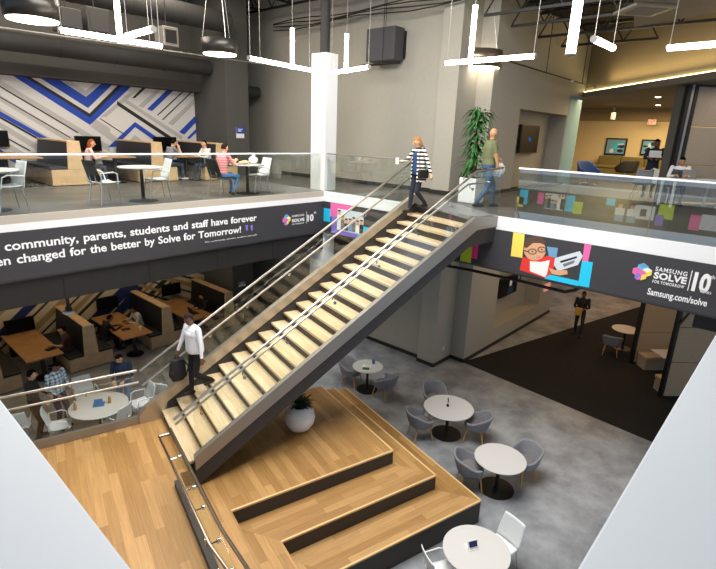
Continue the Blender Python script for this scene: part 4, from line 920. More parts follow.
p = at_z(645, 8, 9.6); t = thing('ceiling_vent', 'white square ceiling vent at the upper right corner', 'vent', p, RD); MB().b2(-.42, .42, -.42, .42, -.06, -.004).build('frame', M['silver'], t, bevel=.01); MB().b2(-.3, .3, -.3, .3, -.066, -.058).build('grille', M['gray'], t)
# lounge ceiling lights and exit signs
for i, (u, v) in enumerate(((658, 97.5), (658, 105.5))):
    p = at_z(u, v, 8.58); tag(MB().lathe([(0, -.0), (.09, -.0), (.09, .018), (0, .018)], seg=16).build('downlight', M['down'], loc=p), 'recessed downlight in the lounge ceiling, the %s one' % ('nearer', 'farther')[i], 'downlight')
p = at_y(612, 112, -5); 
p = at_x(652, 122, 17.0); t = thing('exit_sign', 'red exit sign hanging in front of the lounge wall', 'exit sign', p); MB().b2(-.03, .03, -.17, .17, -.11, .11).build('housing', M['paper'], t); text_mesh('lettering', 'EXIT', M['exit'], t, (-.032, .15, -.08), (0, -1, 0), UZ, .3, .16, .02); MB().cyl((0, 0, .13), (0, 0, 8.6 - p.z), .012, seg=6).build('stem', M['gray'], t)
p = at_z(605, 108, 8.5); t = thing('hanging_speaker', 'small white cylinder hanging from the lounge ceiling on a rod', 'speaker', (p.x, p.y, 7.95)); q = at_x(613, 116, 14.5); t.location = (14.5, q.y, q.z); MB().lathe([(0, -.14), (.1, -.14), (.1, .14), (0, .14)], seg=14).build('body', M['paper'], t); MB().cyl((0, 0, .14), (0, 0, 8.6 - q.z), .015, seg=6).build('rod', M['black'], t)
# framed pictures
def frame(label, u0, v0, u1, v1, seed):
    a, c = at_x(u0, v1, 17.47), at_x(u1, v0, 17.47); t = thing('framed_picture', label, 'picture', (17.47, (a.y + c.y) / 2, a.z), 0, 'blue pictures on the lounge wall'); w, h = a.y - c.y, c.z - a.z
    MB().b2(-.04, .03, -w / 2, w / 2, 0, h).build('frame', M['black'], t); r = random.Random(seed); b = MB(); b.mi = 0; b.b2(-.048, -.04, -w / 2 + .07, w / 2 - .07, .07, h - .07)
    for k in range(9):
        y, z = r.uniform(-w * .3, w * .3), r.uniform(h * .25, h * .75); ry, rz_ = r.uniform(.08, .28) * w * .6, r.uniform(.08, .28) * h * .6; b.mi = 1 + k % 3; n = 14; pts = [(-.049, max(-w / 2 + .08, min(w / 2 - .08, y + ry * math.cos(2 * PI * i / n))), max(.08, min(h - .08, z + rz_ * math.sin(2 * PI * i / n)))) for i in range(n)]; b.prism(pts, (-.0004 * (k + 1), 0, 0))
    b.build('print', [M['bluep'], M['ltp'], M['cyan'], M['navy']], t)
frame('blue abstract picture on the lounge wall above the sofa, left one', 604, 138.5, 628, 154.5, 1); frame('blue abstract picture behind the man holding a laptop', 639.5, 140, 661, 155, 5)
# televisions in the niches
def tv(label, u0, v0, u1, v1, y, patch):
    a, c = at_y(u0, v1, y), at_y(u1, v0, y); t = thing('wall_television', label, 'television', ((a.x + c.x) / 2, y, a.z)); w, h = c.x - a.x, c.z - a.z
    MB().b2(-w / 2, w / 2, -.03, .06, 0, h).build('housing', M['black'], t, bevel=.008); MB().b2(-w / 2 + .03, w / 2 - .03, -.036, -.03, .03, h - .03).build('screen', M['screen'], t); MB().b2(-.2, .2, .06, -2.352 - y, h * .3, h * .7).build('bracket', M['black'], t); patch(t, w, h); return t
glow = emit('screen_blue', '#2c6cb8', .5); glow2 = emit('screen_suit', '#26313f', .5); glow3 = emit('screen_face', '#c8b8b0', .5)
def up_patch(t, w, h):
    b = MB(); b.prism([(-.1, -.037, h * .62), (.12, -.037, h * .5), (.06, -.037, h * .4), (-.12, -.037, h * .45)], (0, -.002, 0)); b.build('screen_image', glow, t)
def low_patch(t, w, h):
    b = MB(); b.mi = 0; b.prism([(-.12, -.037, .04), (.34, -.037, .04), (.3, -.037, h * .5), (-.05, -.037, h * .55)], (0, -.002, 0)); b.mi = 1; b.prism([(.0, -.04, h * .5), (.18, -.04, h * .5), (.2, -.04, h * .78), (.0, -.04, h * .78)], (0, -.002, 0)); b.build('screen_image', [glow2, glow3], t)
tv('black television with a blue mark in the upper niche', 518, 126, 539.5, 153, -2.62, up_patch); tv('television with a person in a suit on screen in the lower niche', 498.5, 273, 518, 299, -2.75, low_patch)
# things under the bridge
a, c = onR(470, 266), onR(590, 292)
t = thing('service_pipe', 'black service pipe hanging under the bridge banner', 'pipe', (.35, -5.0, 3.98))
def rel(u, v): p = at_x(u, v, .35); return Vector((0, p.y + 5.0, p.z - 3.98))
MB().tube([rel(425, 262), rel(470, 270), rel(520, 281), rel(565, 292), rel(575, 290), rel(582, 286.5)], .035, 8).build('pipe', M['black'], t, smooth=True)
for u, v in ((450, 266), (520, 281)): p = rel(u, v); MB().cyl(p, (0, p.y, .24), .014, seg=6).build('hanger', M['black'], t)
p = at_z(548, 288, 3.6); q = at_y(547, 287, -4.2); t = thing('exit_sign', 'red exit sign hanging under the bridge', 'exit sign', (q.x, -4.2, q.z)); MB().b2(-.24, .24, -.025, .025, -.13, .13).build('housing', M['paper'], t); text_mesh('lettering', 'EXIT', M['exit'], t, (-.18, -.027, -.09), RX, UZ, .36, .17, .03)
MB().cyl((0, 0, .13), (0, 0, max(.15, 4.2 - q.z)), .012, seg=6).build('stem', M['black'], t)
# hanging disc device at the left soffit
q = at_y(69, 312, .8); t = thing('wireless_access_point', 'white disc device hanging on a black pole under the left soffit', 'device', (q.x, .8, q.z)); MB().lathe([(0, -.03), (.1, -.03), (.13, 0), (.1, .03), (0, .035)], seg=24).build('disc', M['paper'], t, smooth=True); MB().b2(-.05, .05, -.05, .05, .035, .12).build('mount', M['black'], t); MB().cyl((0, 0, .12), (0, 0, 4.2 - q.z), .035, seg=10).build('pole', M['black'], t)
q = at_x(708, 318, 1.0); t = thing('loudspeaker', 'black loudspeaker hanging under the bridge at the right edge', 'speaker', (1.0, q.y, q.z - .2)); MB().b2(-.15, .15, -.2, .2, 0, .42).build('cabinet', M['black'], t, bevel=.02); MB().b2(-.155, -.15, -.16, .16, .05, .37).build('grille', M['blackp'], t); MB().cyl((0, 0, .42), (0, 0, 4.4 - q.z), .02, seg=8).build('bracket', M['black'], t)
# small signs
def sign(label, u0, v0, u1, v1, y, top):
    a, c = at_y(u0, v1, y), at_y(u1, v0, y); t = thing('wall_sign', label, 'sign', ((a.x + c.x) / 2, y, a.z)); w, h = c.x - a.x, c.z - a.z
    MB().b2(-w / 2, w / 2, 0, .012, 0, h).build('plate', M['paper'], t); MB().b2(-w / 2, w / 2, -.003, .0, h * .42, h).build('blue_field', M[top], t); MB().b2(-w * .3, w * .15, -.005, -.003, h * .62, h * .72).b2(-w * .3, w * .3, -.005, -.003, h * .8, h * .86).build('mark', M['paper'], t)
sign('blue and white room sign on the dark pillar', 236.5, 127.5, 244, 138, 4.98, 'blue')
q = at_z(240, 285, 0); sign('small white and dark sign on the pillar beside the ground floor booths', 239, 281, 245.5, 287, 4.98, 'gray')
t = thing('wall_outlet', 'white wall outlet plate on the side of the pilaster', 'outlet', (2.95, -2.601, .42)); MB().b2(-.035, .035, -.012, 0, 0, .12).build('plate', M['paper'], t); MB().b2(-.012, .012, -.015, -.012, .02, .05).b2(-.012, .012, -.015, -.012, .07, .1).build('socket', M['gray'], t)
# ================================================================== PEOPLE
M['skinA'] = mat('skin_light', '#d9a784', .55); M['skinB'] = mat('skin_brown', '#8c5f45', .5); M['skinC'] = mat('skin_dark', '#6b4734', .45); M['skinD'] = mat('skin_tan', '#b98a66', .5)
M['eye'] = mat('eye_dark', '#17110d', .3); M['lips'] = mat('lips', '#8a4a40', .5)
def cloth(n, c, r=.85): return mat('cloth_' + n, c, r)
def ik(a, c, l1, l2, pole):
    a, c, pole = Vector(a), Vector(c), Vector(pole); d = c - a; L = d.length
    if L > (l1 + l2) * .999: c = a + d * ((l1 + l2) * .999 / L); d = c - a; L = d.length
    u = d / L; x = (l1 * l1 - l2 * l2 + L * L) / (2 * L); h = math.sqrt(max(0, l1 * l1 - x * x)); p = pole - u * pole.dot(u)
    if p.length < 1e-4: p = Vector((1, 0, 0))
    return a + u * x + p.normalized() * h, c
HEADS = {}
def person(label, loc, rz, h=1.75, sit=False, lhand=None, rhand=None, lfoot=None, rfoot=None, lean=0, look=(0, 0), shirt='#ffffff', pants='#22242c', shoes='#1a1613', skin='skinB', hair='#17120e', hairstyle='short', sleeve='long', smat=None, female=False, pelvis=None, twist=0, group=None, closed=True, bald=False, bulk=None):
    """body faces +x; left is +y. hands/feet are given in metres for a 1.75 m body from the ground point."""
    k = h / 1.75; root = thing('person', label, 'person', loc, rz, group)
    pz = .50 if sit else .93; P = Vector(pelvis) if pelvis else Vector((-.05 if sit else 0, 0, pz + .03 * sit))
    R = Matrix.Rotation(lean, 3, 'Y') @ Matrix.Rotation(twist, 3, 'Z') if False else Matrix.Rotation(twist, 3, 'Z') @ Matrix.Rotation(lean, 3, 'Y')
    T = lambda x, y, z: P + R @ Vector((x, y, z))
    shw = .165 if female else .195
    chest, neck = T(.0, 0, .36), T(.015, 0, .55); HC = neck + Matrix.Rotation(lean * .5 + look[1] * .5, 3, 'Y') @ Vector((.025, 0, .135))
    Rh = Matrix.Rotation(twist + look[0], 3, 'Z') @ Matrix.Rotation(look[1], 3, 'Y')
    sh = {s: T(.0, s * shw, .49) for s in (1, -1)}; hip = {s: P + Matrix.Rotation(twist * .5, 3, 'Z') @ Vector((0, s * .09, -.03)) for s in (1, -1)}
    hand = {1: lhand, -1: rhand}; foot = {1: lfoot, -1: rfoot}
    # parts of the body: (label, p, q, r0, r1)
    bones = []
    V = lambda t: Vector(t)
    joints = {}
    for s in (1, -1):
        t = V(hand[s]) if hand[s] is not None else V((.10, s * .27, .85))
        el, wr = ik(sh[s], t, .29, .26, (-.6, s * .55, -.5)); joints['w', s] = wr
        bones += [('uparm', sh[s], el, .052 if female else .058, .044), ('forearm', el, wr, .043, .030)]
        fd = (wr - el).normalized(); pal = wr + fd * .085; joints['h', s] = (wr, fd)
        bones.append(('hand', wr, pal, .030, .030))
        side = fd.cross(Vector((0, 0, 1)));
        if side.length < .2: side = Vector((0, 1, 0))
        side.normalize(); nrm = side.cross(fd).normalized()
        for i, (o, L) in enumerate(((-.030, .066), (-.011, .078), (.010, .073), (.029, .056))):
            b0 = pal + side * o; m1 = b0 + (fd * .8 - nrm * .35).normalized() * L * .5; m2 = m1 + (fd * .45 - nrm * .75).normalized() * L * .5
            bones += [('finger', b0 - fd * .02, m1, .0105, .010), ('finger', m1, m2, .010, .009)]
        th = wr + fd * .03 - side * .03 * s; t1 = th + (fd * .6 - side * .75 * s - nrm * .2).normalized() * .04; t2 = t1 + (fd * .85 - nrm * .35).normalized() * .035
        bones += [('finger', th, t1, .013, .0115), ('finger', t1, t2, .0115, .010)]
        if sit: ft = V(foot[s]) if foot[s] is not None else V((.42, s * .11, .08))
        else: ft = V(foot[s]) if foot[s] is not None else V((0, s * .10, .08))
        kn, an = ik(hip[s], ft, .43, .42, (1, s * .12, .25)); toe = an + Vector((.15, s * .03, -.045)); heel = an + Vector((-.045, 0, -.045))
        bones += [('thigh', hip[s], kn, .088, .060), ('shin', kn, kn.lerp(an, .35), .058, .055), ('shin', kn.lerp(an, .35), an, .055, .042), ('foot', heel, toe, .036, .034), ('foot', an, an + Vector((.05, 0, -.03)), .042, .04)]
    tw = .88 if female else 1; bk = bulk or (1.0 if female else 1.1)
    tors = [('pelvis', (0, 0, -.06), .105, .150 * (1.0 if female else .95)), ('pelvis', (0, 0, .04), .108, .155 * (1.03 if female else .97)), ('torso', (0, 0, .14), .102, .140 * tw), ('torso', (0, 0, .26), .112, .155 * tw), ('torso', (.005, 0, .38), .120, .172 * tw), ('torso', (0, 0, .47), .095, .165 * tw), ('torso', (0, 0, .525), .062, .085)]
    b = MB(); rings = []
    for _, c, rx, ry in tors: rx, ry = rx * bk, ry * bk; rings.append([T(c[0] + rx * math.cos(2 * PI * i / 20), c[1] + ry * math.sin(2 * PI * i / 20), c[2]) for i in range(20)])
    b.rings(rings)
    for nme, p, q, r0, r1 in bones:
        sg = 8 if nme == 'finger' else 12; d = (q - p); u = d.normalized() if d.length > 1e-6 else Vector((0, 0, 1)); b.tube([p, q], [r0, r1], sg)
        b.ell(p, (r0,) * 3, sg); b.ell(q, (r1,) * 3, sg)
    b.tube([neck - Vector((0, 0, .03)), HC - Rh @ Vector((.01, 0, .06))], [.056, .052], 12)
    b.ell(HC, (.092, .074, .112), 18, Rh); b.ell(HC + Rh @ Vector((.022, 0, -.06)), (.062, .055, .055), 14, Rh)        # skull and jaw
    b.tube([HC + Rh @ Vector((.085, 0, .015)), HC + Rh @ Vector((.112, 0, -.022)), HC + Rh @ Vector((.085, 0, -.034))], [.010, .015, .011], 8)   # nose
    for s in (1, -1): b.ell(HC + Rh @ Vector((-.005, s * .076, -.008)), (.02, .010, .031), 10, Rh)
    bmesh.ops.recalc_face_normals(b.bm, faces=b.bm.faces)
    me = bpy.data.meshes.new('t'); b.bm.to_mesh(me); b.bm.free(); o = bpy.data.objects.new('t', me); COL.objects.link(o)
    md = o.modifiers.new('r', 'REMESH'); md.mode = 'VOXEL'; md.voxel_size = .0085; sm_ = o.modifiers.new('s', 'SMOOTH'); sm_.factor = .5; sm_.iterations = 3
    nm = bpy.data.meshes.new_from_object(o.evaluated_get(bpy.context.evaluated_depsgraph_get())); bpy.data.objects.remove(o)
    # colour the one surface by the nearest limb
    n = len(nm.polygons); cen = np.empty(n * 3); nm.polygons.foreach_get('center', cen); cen = cen.reshape(-1, 3)
    segs = list(bones) + [('neck', neck, HC, .055, .055), ('head', HC, HC + Rh @ Vector((0, 0, .04)), .09, .09)]
    for (a_, c, rx, ry), (a2_, c2_, _, _) in zip(tors[:-2], tors[1:-1]): 
        for s in (-1, 0, 1): segs.append((a_, T(c[0], s * ry * .5, c[2]), T(c2_[0], s * ry * .5, c2_[2]), rx * .9, rx * .9))
    best = np.full(n, 1e9); lab = np.zeros(n, int); tt = np.zeros(n); names = []
    for i, (nme, p, q, r0, r1) in enumerate(segs):
        p_, d_ = np.array(p), np.array(q - p); t = np.clip(((cen - p_) @ d_) / max(d_ @ d_, 1e-9), 0, 1); dist = np.linalg.norm(cen - p_ - t[:, None] * d_, axis=1) - (r0 + (r1 - r0) * t)
        w = dist < best; best[w] = dist[w]; lab[w] = i; tt[w] = t[w]; names.append(nme)
    mats = [M[skin], smat or cloth(shirt.strip('#'), shirt), cloth(pants.strip('#'), pants), cloth(shoes.strip('#'), shoes, .5), M['eye'], M['lips']]
    base = {'uparm': 1, 'forearm': 1 if sleeve == 'long' else 0, 'hand': 0, 'finger': 0, 'thigh': 2, 'shin': 2, 'foot': 3, 'pelvis': 2, 'torso': 1, 'neck': 0, 'head': 0}
    L = np.array([base[x] for x in names])[lab]
    if sleeve == 'short': 
        ua = np.array([x == 'uparm' for x in names])[lab]; L[ua & (tt > .8)] = 0
    if sleeve == 'rolled':
        fa = np.array([x == 'forearm' for x in names])[lab]; L[fa] = np.where(tt[fa] < .35, 1, 0)
    pv = np.array([x == 'pelvis' for x in names])[lab]; up = (cen - np.array(P)) @ np.array(R @ Vector((0, 0, 1))); L[pv & (up > .03)] = 1
    for m in mats: nm.materials.append(m)
    nm.polygons.foreach_set('material_index', L.astype(np.int32)); nm.polygons.foreach_set('use_smooth', [True] * n)
    # eyes, brows and mouth joined into the same mesh
    bm = bmesh.new(); bm.from_mesh(nm); f = MB(); f.bm.free(); f.bm = bm
    f.mi = 4
    for s in (1, -1): f.ell(HC + Rh @ Vector((.081, s * .031, .008)), (.008, .013, .007), 8, Rh); f.ell(HC + Rh @ Vector((.084, s * .032, .030)), (.006, .019, .004), 8, Rh)
    f.mi = 5; f.ell(HC + Rh @ Vector((.083, 0, -.062)), (.007, .022, .006), 8, Rh)
    for fc in bm.faces: fc.smooth = True
    bm.to_mesh(nm); bm.free(); nm.name = 'body'
    if k != 1: nm.transform(Matrix.Scale(k, 4))
    ob = bpy.data.objects.new('body', nm); COL.objects.link(ob); ob.parent = root
    # hair: a cap shaped round the skull
    if not bald:
        hb = MB(); hm = mat('hair_' + hair.strip('#'), hair, .95, noise=.15, nscale=40, spec=.1)
        drop = {'short': .0, 'bob': .06, 'long': .28}[hairstyle]
        def cap(a, c):
            az = PI + (a - .5) * 2 * PI; frontness = math.cos(az); low = -.035 if hairstyle == 'short' else -.11 - drop * .4
            lim = .064 + .008 * math.cos(az * 5) if frontness > .35 else low + (.064 - low) * sm((frontness + .25) / .6)
            zt_ = .117; z = lim + (zt_ - lim) * c; q = math.sqrt(max(0, 1 - min(1, max(-.25, z / .117)) ** 2)); 
            if z < 0: q = 1 - (.10 if hairstyle == 'short' else -.06) * min(1, -z / .1)
            return (HC + Rh @ Vector((math.cos(az) * .096 * q - .004, math.sin(az) * .078 * q, z))) * k
        hb.grid(cap, 32, 12); hb.build('hair', hm, root, smooth=True, solid=.006 * k)
        if hairstyle == 'long':
            hb = MB(); hb.ell((HC + Rh @ Vector((-.055, 0, -.10))) * k, (.065 * k, .088 * k, .17 * k), 14, Rh); hb.build('hair', hm, root, smooth=True)
    root['_w'] = 0; del root['_w']
    joints['HC'] = HC; joints['P'] = P; joints['T'] = T; joints['k'] = k
    return root, joints
def wpos(root, p):   # body coordinates to the place
    c, s = math.cos(root.rotation_euler.z), math.sin(root.rotation_euler.z); return Vector((root.location.x + c * p.x - s * p.y, root.location.y + s * p.x + c * p.y, root.location.z + p.z))
def az_to(du):  # heading: positive degrees turn left of straight away from the camera
    return math.atan2(FW.y, FW.x) + math.radians(du)
# woman coming down from the bridge
tz = ZL + RS * 21; wr_ = TH + PI - .02
p = S(1.14, 3.92); c_, s_ = math.cos(wr_), math.sin(wr_)
woman, j = person('woman in a black and white striped cardigan stepping down from the bridge', (p.x, p.y, tz), wr_, 1.72, lfoot=(-.22, .09, .08 + RS * 1.05), rfoot=(.12, -.08, .08), pelvis=(-.03, 0, 1.0), rhand=(.36, -.22, 1.22), lhand=(-.1, .44, .86), lean=.05, look=(-.25, .45), shirt='#22406e', pants='#1c2030', shoes='#1a1613', skin='skinA', hair='#a0703f', hairstyle='bob', female=True, smat=stripem('striped_knit', '#efece4', '#1d1c1f', 2, .085, .5))
T, k = j['T'], j['k']; b = MB()
def cardi(a, c):
    az = PI + (a - .5) * 2 * PI * .84; z = .50 - c * .72; rx = .115 + .035 * c + .02 * max(0, -(c - .5)); ry = .165 + .045 * c + (.012 * math.sin(az * 5) * c)
    if c < .12: rx, ry = .085 + c * .25, .12 + c * .38
    return T(rx * math.cos(az) * 1.1, ry * math.sin(az), z) * k
b.grid(cardi, 30, 18); b.build('cardigan', M_str if False else MATS['striped_knit'], woman, smooth=True, solid=.012)
MB().grid(lambda a, c: T(.118 + .006 * math.cos((a - .5) * 3), (a - .5) * .14, .44 - c * .5) * k, 6, 8).build('blouse', cloth('22406e', '#22406e'), woman, smooth=True, solid=.006)
hp = wpos(woman, j['h', -1][0] * k + j['h', -1][1] * .1); tag(MB().b2(-.008, .008, -.036, .036, -.07, .07).build('phone', M['paper'], None, loc=hp + Vector((-.02, -.01, .03)), rz=.5), 'pale phone held by the woman in the striped cardigan', 'phone')
bg = thing('handbag', 'small black handbag hanging at the hip of the woman in stripes', 'handbag', wpos(woman, T(.06, .25, -.02) * k), wr_)
MB().b2(-.13, .13, -.045, .045, -.10, .09).build('body', M['black'], bg, bevel=.02); MB().b2(-.132, .132, -.05, .05, .03, .05).build('flap', M['blackp'], bg); MB().tube([(-.1, 0, .09), (-.13, -.08, .38), (-.1, -.16, .58), (.0, -.14, .60), (.08, -.08, .38), (.1, 0, .09)], .008, 6).build('strap', M['black'], bg)
# man in green on the bridge
g0 = at_z(484, 207, ZM); grz = math.atan2(-.74, .67) + .15
man, j = person('bald man in an olive green shirt and jeans carrying a white bag on the bridge', (g0.x, g0.y, ZM), grz, 1.88, lfoot=(.22, .09, .08), rfoot=(-.24, -.09, .10), pelvis=(0, 0, .91), lhand=(.30, .24, 1.06), rhand=(.12, -.26, .86), shirt='#6d7350', pants='#3d5878', shoes='#23262c', skin='skinD', bald=True, bulk=1.28, sleeve='short')
k = j['k']; hp = wpos(man, (j['h', 1][0] + j['h', 1][1] * .09) * k); bb = thing('carrier_bag', 'white plastic carrier bag hanging from the hand of the man in green', 'bag', hp - Vector((0, 0, .06)), grz)
MB().lathe([(0, -.28), (.08, -.27), (.12, -.20), (.11, -.10), (.05, -.02), (0, -.01)], sy=.75).build('pouch', M['paper'], bb, smooth=True); MB().tube([(.03, 0, -.03), (.02, 0, .05), (-.02, 0, .05), (-.03, 0, -.03)], .008, 6).build('handle', M['paper'], bb)
hp = wpos(man, (j['h', -1][0] + j['h', -1][1] * .1) * k); tag(MB().b2(-.01, .01, -.04, .04, -.08, .06).build('phone', M['cyan'], None, loc=hp, rz=grz), 'light blue card in the lowered hand of the man in green', 'card')
# man walking down the stair with a backpack
kx = 2; z_ = ZL + RS * (kx + 1); p = S(X1 + TR * kx - .02, 3.80); mrz = TH + PI + .28
man, j = person('man in a white shirt and black trousers walking down the staircase', (p.x, p.y, z_), mrz, 1.72, bulk=1.25, lfoot=(-.30, .10, .10 + RS * 1.0), rfoot=(.03, -.09, .08), pelvis=(-.05, 0, .955), rhand=(.16, -.28, .93), lhand=(.02, .34, .86), lean=.06, look=(.2, .3), shirt='#eceef2', pants='#15161b', shoes='#171310', skin='skinC', hair='#2a2524')
k = j['k']; T = j['T']
MB().grid(lambda a, c: T((.142 + .02 * (1 - c) * (.6 + .4 * math.sin(a * 25)) - .03 * max(0, c - .75)) * math.cos(2 * PI * a), (.190 + .022 * (1 - c) + .012 * math.sin(a * 31) * (1 - c) - .01 * max(0, c - .7)) * math.sin(2 * PI * a), .0 + .44 * c) * k, 40, 10).build('shirt', cloth('eceef2', '#eceef2'), man, smooth=True, solid=.008)
MB().tube([T(.105, y * .145 * 1.02, .02) * k if False else T(math.cos(y) * .118, math.sin(y) * .158, .025) * k for y in [2 * PI * i / 24 for i in range(25)]], .014, 6).build('belt', M['black'], man, smooth=True)
MB().tube([T(math.cos(y) * .075 - .012 * math.cos(y), math.sin(y) * .082, .520 - .03 * max(0, math.cos(y))) * k for y in [2 * PI * i / 16 for i in range(17)]], .014, 6).build('collar', cloth('eceef2', '#eceef2'), man, smooth=True)
hp = wpos(man, (j['h', -1][0] + j['h', -1][1] * .08) * k)
bp = thing('backpack', 'black backpack carried by hand by the man on the staircase', 'backpack', hp - Vector((.0, -.0, .05)), mrz)
MB().lathe([(0, -.50), (.13, -.49), (.165, -.40), (.16, -.18), (.12, -.06), (0, -.03)], seg=20, sy=.62).build('body', mat('black_nylon', '#1b1c20', .7), bp, smooth=True); MB().ell((.12, 0, -.34), (.06, .08, .11), 12).build('pocket', mat('black_nylon', '#1b1c20', .7), bp, smooth=True)
MB().tube([(.04, 0, -.05), (.03, 0, .02), (-.03, 0, .02), (-.04, 0, -.05)], .01, 6).build('handle', M['black'], bp); MB().tube([(-.1, .06, -.08), (-.19, .07, -.25), (-.13, .06, -.46)], .014, 6).build('strap', M['black'], bp); MB().tube([(-.1, -.06, -.08), (-.19, -.07, -.25), (-.13, -.06, -.46)], .014, 6).build('strap', M['black'], bp)
# three people standing behind the large round table
def stand(label, u, v, z, face_, **kw): q = at_z(u, v, z); return person(label, (q.x, q.y, 0), face_, **kw)
def toward(u, v, z, t): q = at_z(u, v, z); return math.atan2(t.y - q.y, t.x - q.x)
stand('man in a dark suit jacket standing at the left of the large round table', 40, 438, 0, -.5, h=1.76, rhand=(.25, -.2, 1.0), lhand=(.26, .14, 1.02), look=(.2, .2), shirt='#1c1a1c', pants='#2a2523', skin='skinA', hair='#16110e')
pl = plaidm('plaid_shirt')
stand('man in a blue and white plaid shirt behind the large round table', 63, 427, 0, -1.15, h=1.76, rhand=(.2, -.18, 1.0), lhand=(.22, .16, .98), look=(-.1, .45), shirt='#d4e4ec', smat=pl, pants='#2d3350', skin='skinB', hair='#0e0c0b')
stand('man in a navy sweater looking down by the large round table', 127, 413, 0, -2.35, h=1.72, rhand=(.26, -.12, 1.05), lhand=(.26, .12, 1.05), look=(0, .5), lean=.06, shirt='#22304a', pants='#5f7d9c', skin='skinA', hair='#17120e')
# people seated in the booths
SZ = lambda z: z + .0
def seated(label, x, y, z, rz, **kw): kw.setdefault('lhand', (.40, .14, .80)); kw.setdefault('rhand', (.40, -.14, .80)); return person(label, (x, y, z), rz, sit=True, **kw)
seated('person in a dark red top with chin on hand at the first booth table', -5.52, 5.15, 0, PI - .3, h=1.68, shirt='#4a2622', pants='#1f1d22', skin='skinD', hair='#120e0c', hairstyle='short', rhand=(.14, -.05, 1.08), lean=.15, sleeve='short')
seated('person in black writing at the left of the second booth table', -4.42, 5.35, 0, .0, h=1.7, shirt='#19171a', pants='#1f1d22', skin='skinB', hair='#120e0c', lean=.4, look=(0, .4), rhand=(.52, -.1, .80), lhand=(.52, .1, .80))
seated('person in a dark vest with pale sleeves at the right of the second booth table', -3.18, 5.55, 0, PI, h=1.7, shirt='#b9b6ae', pants='#23242c', skin='skinB', hair='#120e0c', lean=.25, look=(0, .35))[0]
seated('person in black at the right end of the third booth table', -.82, 5.3, 0, PI, h=1.7, shirt='#1b1717', pants='#1f1d22', skin='skinD', hair='#2a1a12', hairstyle='bob', lean=.2, look=(0, .3), female=True)
seated('woman with red hair and a pink top seated at the upper booth table', -4.56, 4.5, ZM, -.25, h=1.6, shirt='#e6b7ae', pants='#3d4656', skin='skinA', hair='#8c4a22', hairstyle='long', lean=.2, look=(-.2, .2), female=True)
seated('man in a grey shirt leaning over the upper booth table', -2.2, 4.6, ZM, .05, h=1.68, shirt='#7e7f80', pants='#3a4658', shoes='#e9e6e0', skin='skinA', hair='#17120e', lean=.35, look=(0, .3), sleeve='short', rhand=(.34, -.08, 1.02))
seated('boy with dark hair and a pale shirt facing left at the upper booth table', -1.12, 4.2, ZM, PI + .05, h=1.62, shirt='#d8cfc6', pants='#2a3040', skin='skinA', hair='#120e0c', lean=.15)
boy = seated('boy in a pink striped shirt and jeans sitting on a black chair eating', BOYX + .06, .62, ZM, .12, h=1.66, shirt='#e88f92', smat=stripem('pink_stripe', '#e07f86', '#f0a9a6', 2, .06), pants='#4a7aa8', shoes='#2a2826', skin='skinA', hair='#2a1d16', lean=.12, look=(0, .2), sleeve='short', lfoot=(.34, .11, .09), rfoot=(.22, -.11, .09), rhand=(.34, -.1, .88), lhand=(.36, .12, .86))
# bridge lounge
q = at_z(651, 196, ZM); q = Vector((8.6, -6.5, ZM)); d = at_z(646, 197, ZM)
lm, j = person('man in a dark suit standing with an open white laptop on the bridge', (d.x, d.y, ZM), az_to(152), 1.80, shirt='#1d2534', pants='#1b212c', skin='skinC', hair='#0d0b0a', rhand=(.34, -.12, 1.16), lhand=(.34, .12, 1.16), look=(0, .35))
laptop('open white laptop held by the standing man in a dark suit', wpos(lm, Vector((.42, 0, 1.23))), lm.rotation_euler.z, 'plastic', .2)
sm_p = E1((p.x, p.y), 0, 0); vp = VT + Vector((.38, .42, 0))
st_ = thing('stool_chair', 'white chair under the seated man in a vest', 'chair', (vp.x, vp.y, ZM), az_to(155)); MB().b2(-.22, .22, -.22, .22, .42, .465).build('seat', M['plastic'], st_, bevel=.015); MB().b2(-.24, -.20, -.22, .22, .5, .85).build('backrest', M['plastic'], st_, bevel=.015)
for x in (-.19, .19):
    for y in (-.19, .19): MB().cyl((x, y, 0), (x, y, .42), .016, seg=8).build('leg', M['plastic'], st_)
for y in (-.15, .15): MB().cyl((-.22, y, .44), (-.22, y, .52), .014, seg=8).build('backrest_post', M['plastic'], st_)
vm, j = seated('man in a grey vest and white sleeves working at the white table', vp.x, vp.y, ZM, az_to(155), h=1.76, shirt='#e8e8ea', pants='#2a3040', skin='skinD', hair='#0d0b0a', lean=.2, look=(0, .4))
T, k = j['T'], j['k']; MB().grid(lambda a, c: T((.132 + .014 * math.sin(c * 3)) * math.cos(2 * PI * a) * 1.1, (.176 + .022 * math.sin(c * 3)) * math.sin(2 * PI * a), .0 + .46 * c) * k, 28, 8).build('vest', cloth('4a4a55', '#4a4a55'), vm, smooth=True, solid=.012)
laptop('silver laptop open on the white table in front of the man in a vest', (VT.x + .05, VT.y + .1, ZM + .746), az_to(-25), 'silver', .23)
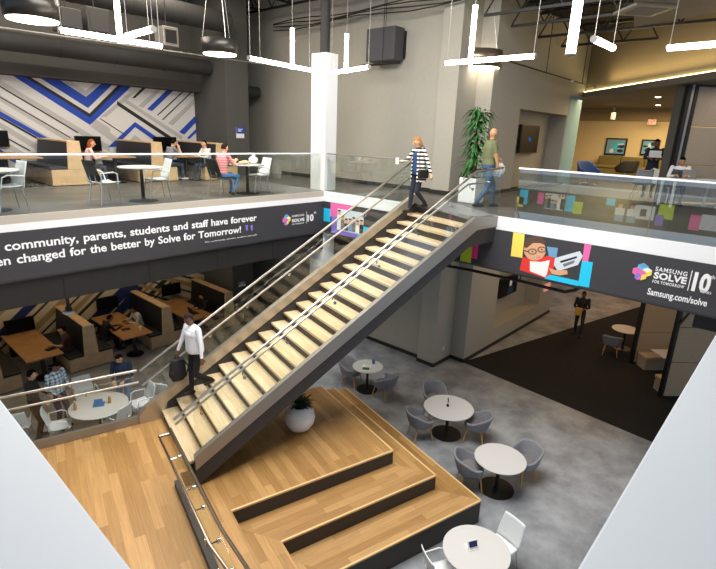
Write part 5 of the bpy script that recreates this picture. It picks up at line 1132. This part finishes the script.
# man in the corridor below the bridge
q = at_z(577, 335, 0)
cm, j = person('man in a dark jacket carrying a tan box along the black carpet', (q.x, q.y, 0), az_to(157), 1.78, shirt='#1d1c22', pants='#2c2926', skin='skinC', hair='#0d0b0a', rhand=(.22, -.12, 1.02), lhand=(.30, .10, 1.14), lfoot=(.12, .09, .08), rfoot=(-.14, -.09, .09), pelvis=(0, 0, .92), look=(.2, .1))
tag(MB().b2(-.07, .07, -.12, .12, -.17, .10).build('box', mat('tan_carton', '#c99a55', .8), None, bevel=.008, loc=wpos(cm, Vector((.27, -.10, 1.05))), rz=cm.rotation_euler.z), 'tan carton held by the man in the dark jacket', 'box')
# ================================================================== LIGHT
w = bpy.data.worlds.new('world'); sc.world = w; w.use_nodes = True
w.node_tree.nodes['Background'].inputs[0].default_value = hx('#cddcf2'); w.node_tree.nodes['Background'].inputs[1].default_value = .85
def area(name, loc, size, power, col='#fff4e6', rot=(0, 0, 0)):
    l = bpy.data.lights.new(name, 'AREA'); l.shape = 'RECTANGLE'; l.size, l.size_y = size; l.energy = power; l.color = hx(col)[:3]
    o = bpy.data.objects.new(name, l); COL.objects.link(o); o.location = loc; o.rotation_euler = rot; return o
area('added_void_fill', (-4.8, -5, 11.9), (6, 6), 1450, '#fbf8f4')  # added fill above the void; no skylight is there
area('added_overhead_fill', (-5, 3.2, 11.5), (7, 3), 720, '#fff2e0')  # overhead fill added to brighten the mural side, no fixture
area('added_overhead_fill', (3.2, -6.5, 10.6), (2, 3), 30, '#ffefd8')  # weak overhead fill added on the bridge side
area('added_lounge_fill', (13, -6, 8.5), (6, 6), 620, '#ffdca0')  # broad warm fill added to brighten the lounge wall
area('added_soffit_fill', (13.5, -4.8, 4.1), (5, 2), 95, '#ffc485')  # warm fill added for the far ground floor, no fixture
area('added_bridge_fill', (6.6, -9.0, 8.5), (2, 2), 22, '#ffe8cc')  # added fill that lights the front of the pod
area('added_soffit_fill', (-5, 5.0, 4.1), (9, 2), 60, '#ffe2b5')  # warm fill added over the ground floor booths, no fixture
area('added_soffit_fill', (6, -6, 4.1), (5, 5), 80, '#ffdcae')  # warm fill added below the bridge slab, no fixture
area('cove_lamp', (3.9, -9.4, 8.95), (15, .15), 90, '#ffdf9a', (0, math.radians(180), math.radians(45)))
vs = sc.view_settings; vs.view_transform = 'Standard'; vs.look = 'None'; vs.gamma = 1; vs.exposure = .2; vs.use_curve_mapping = False
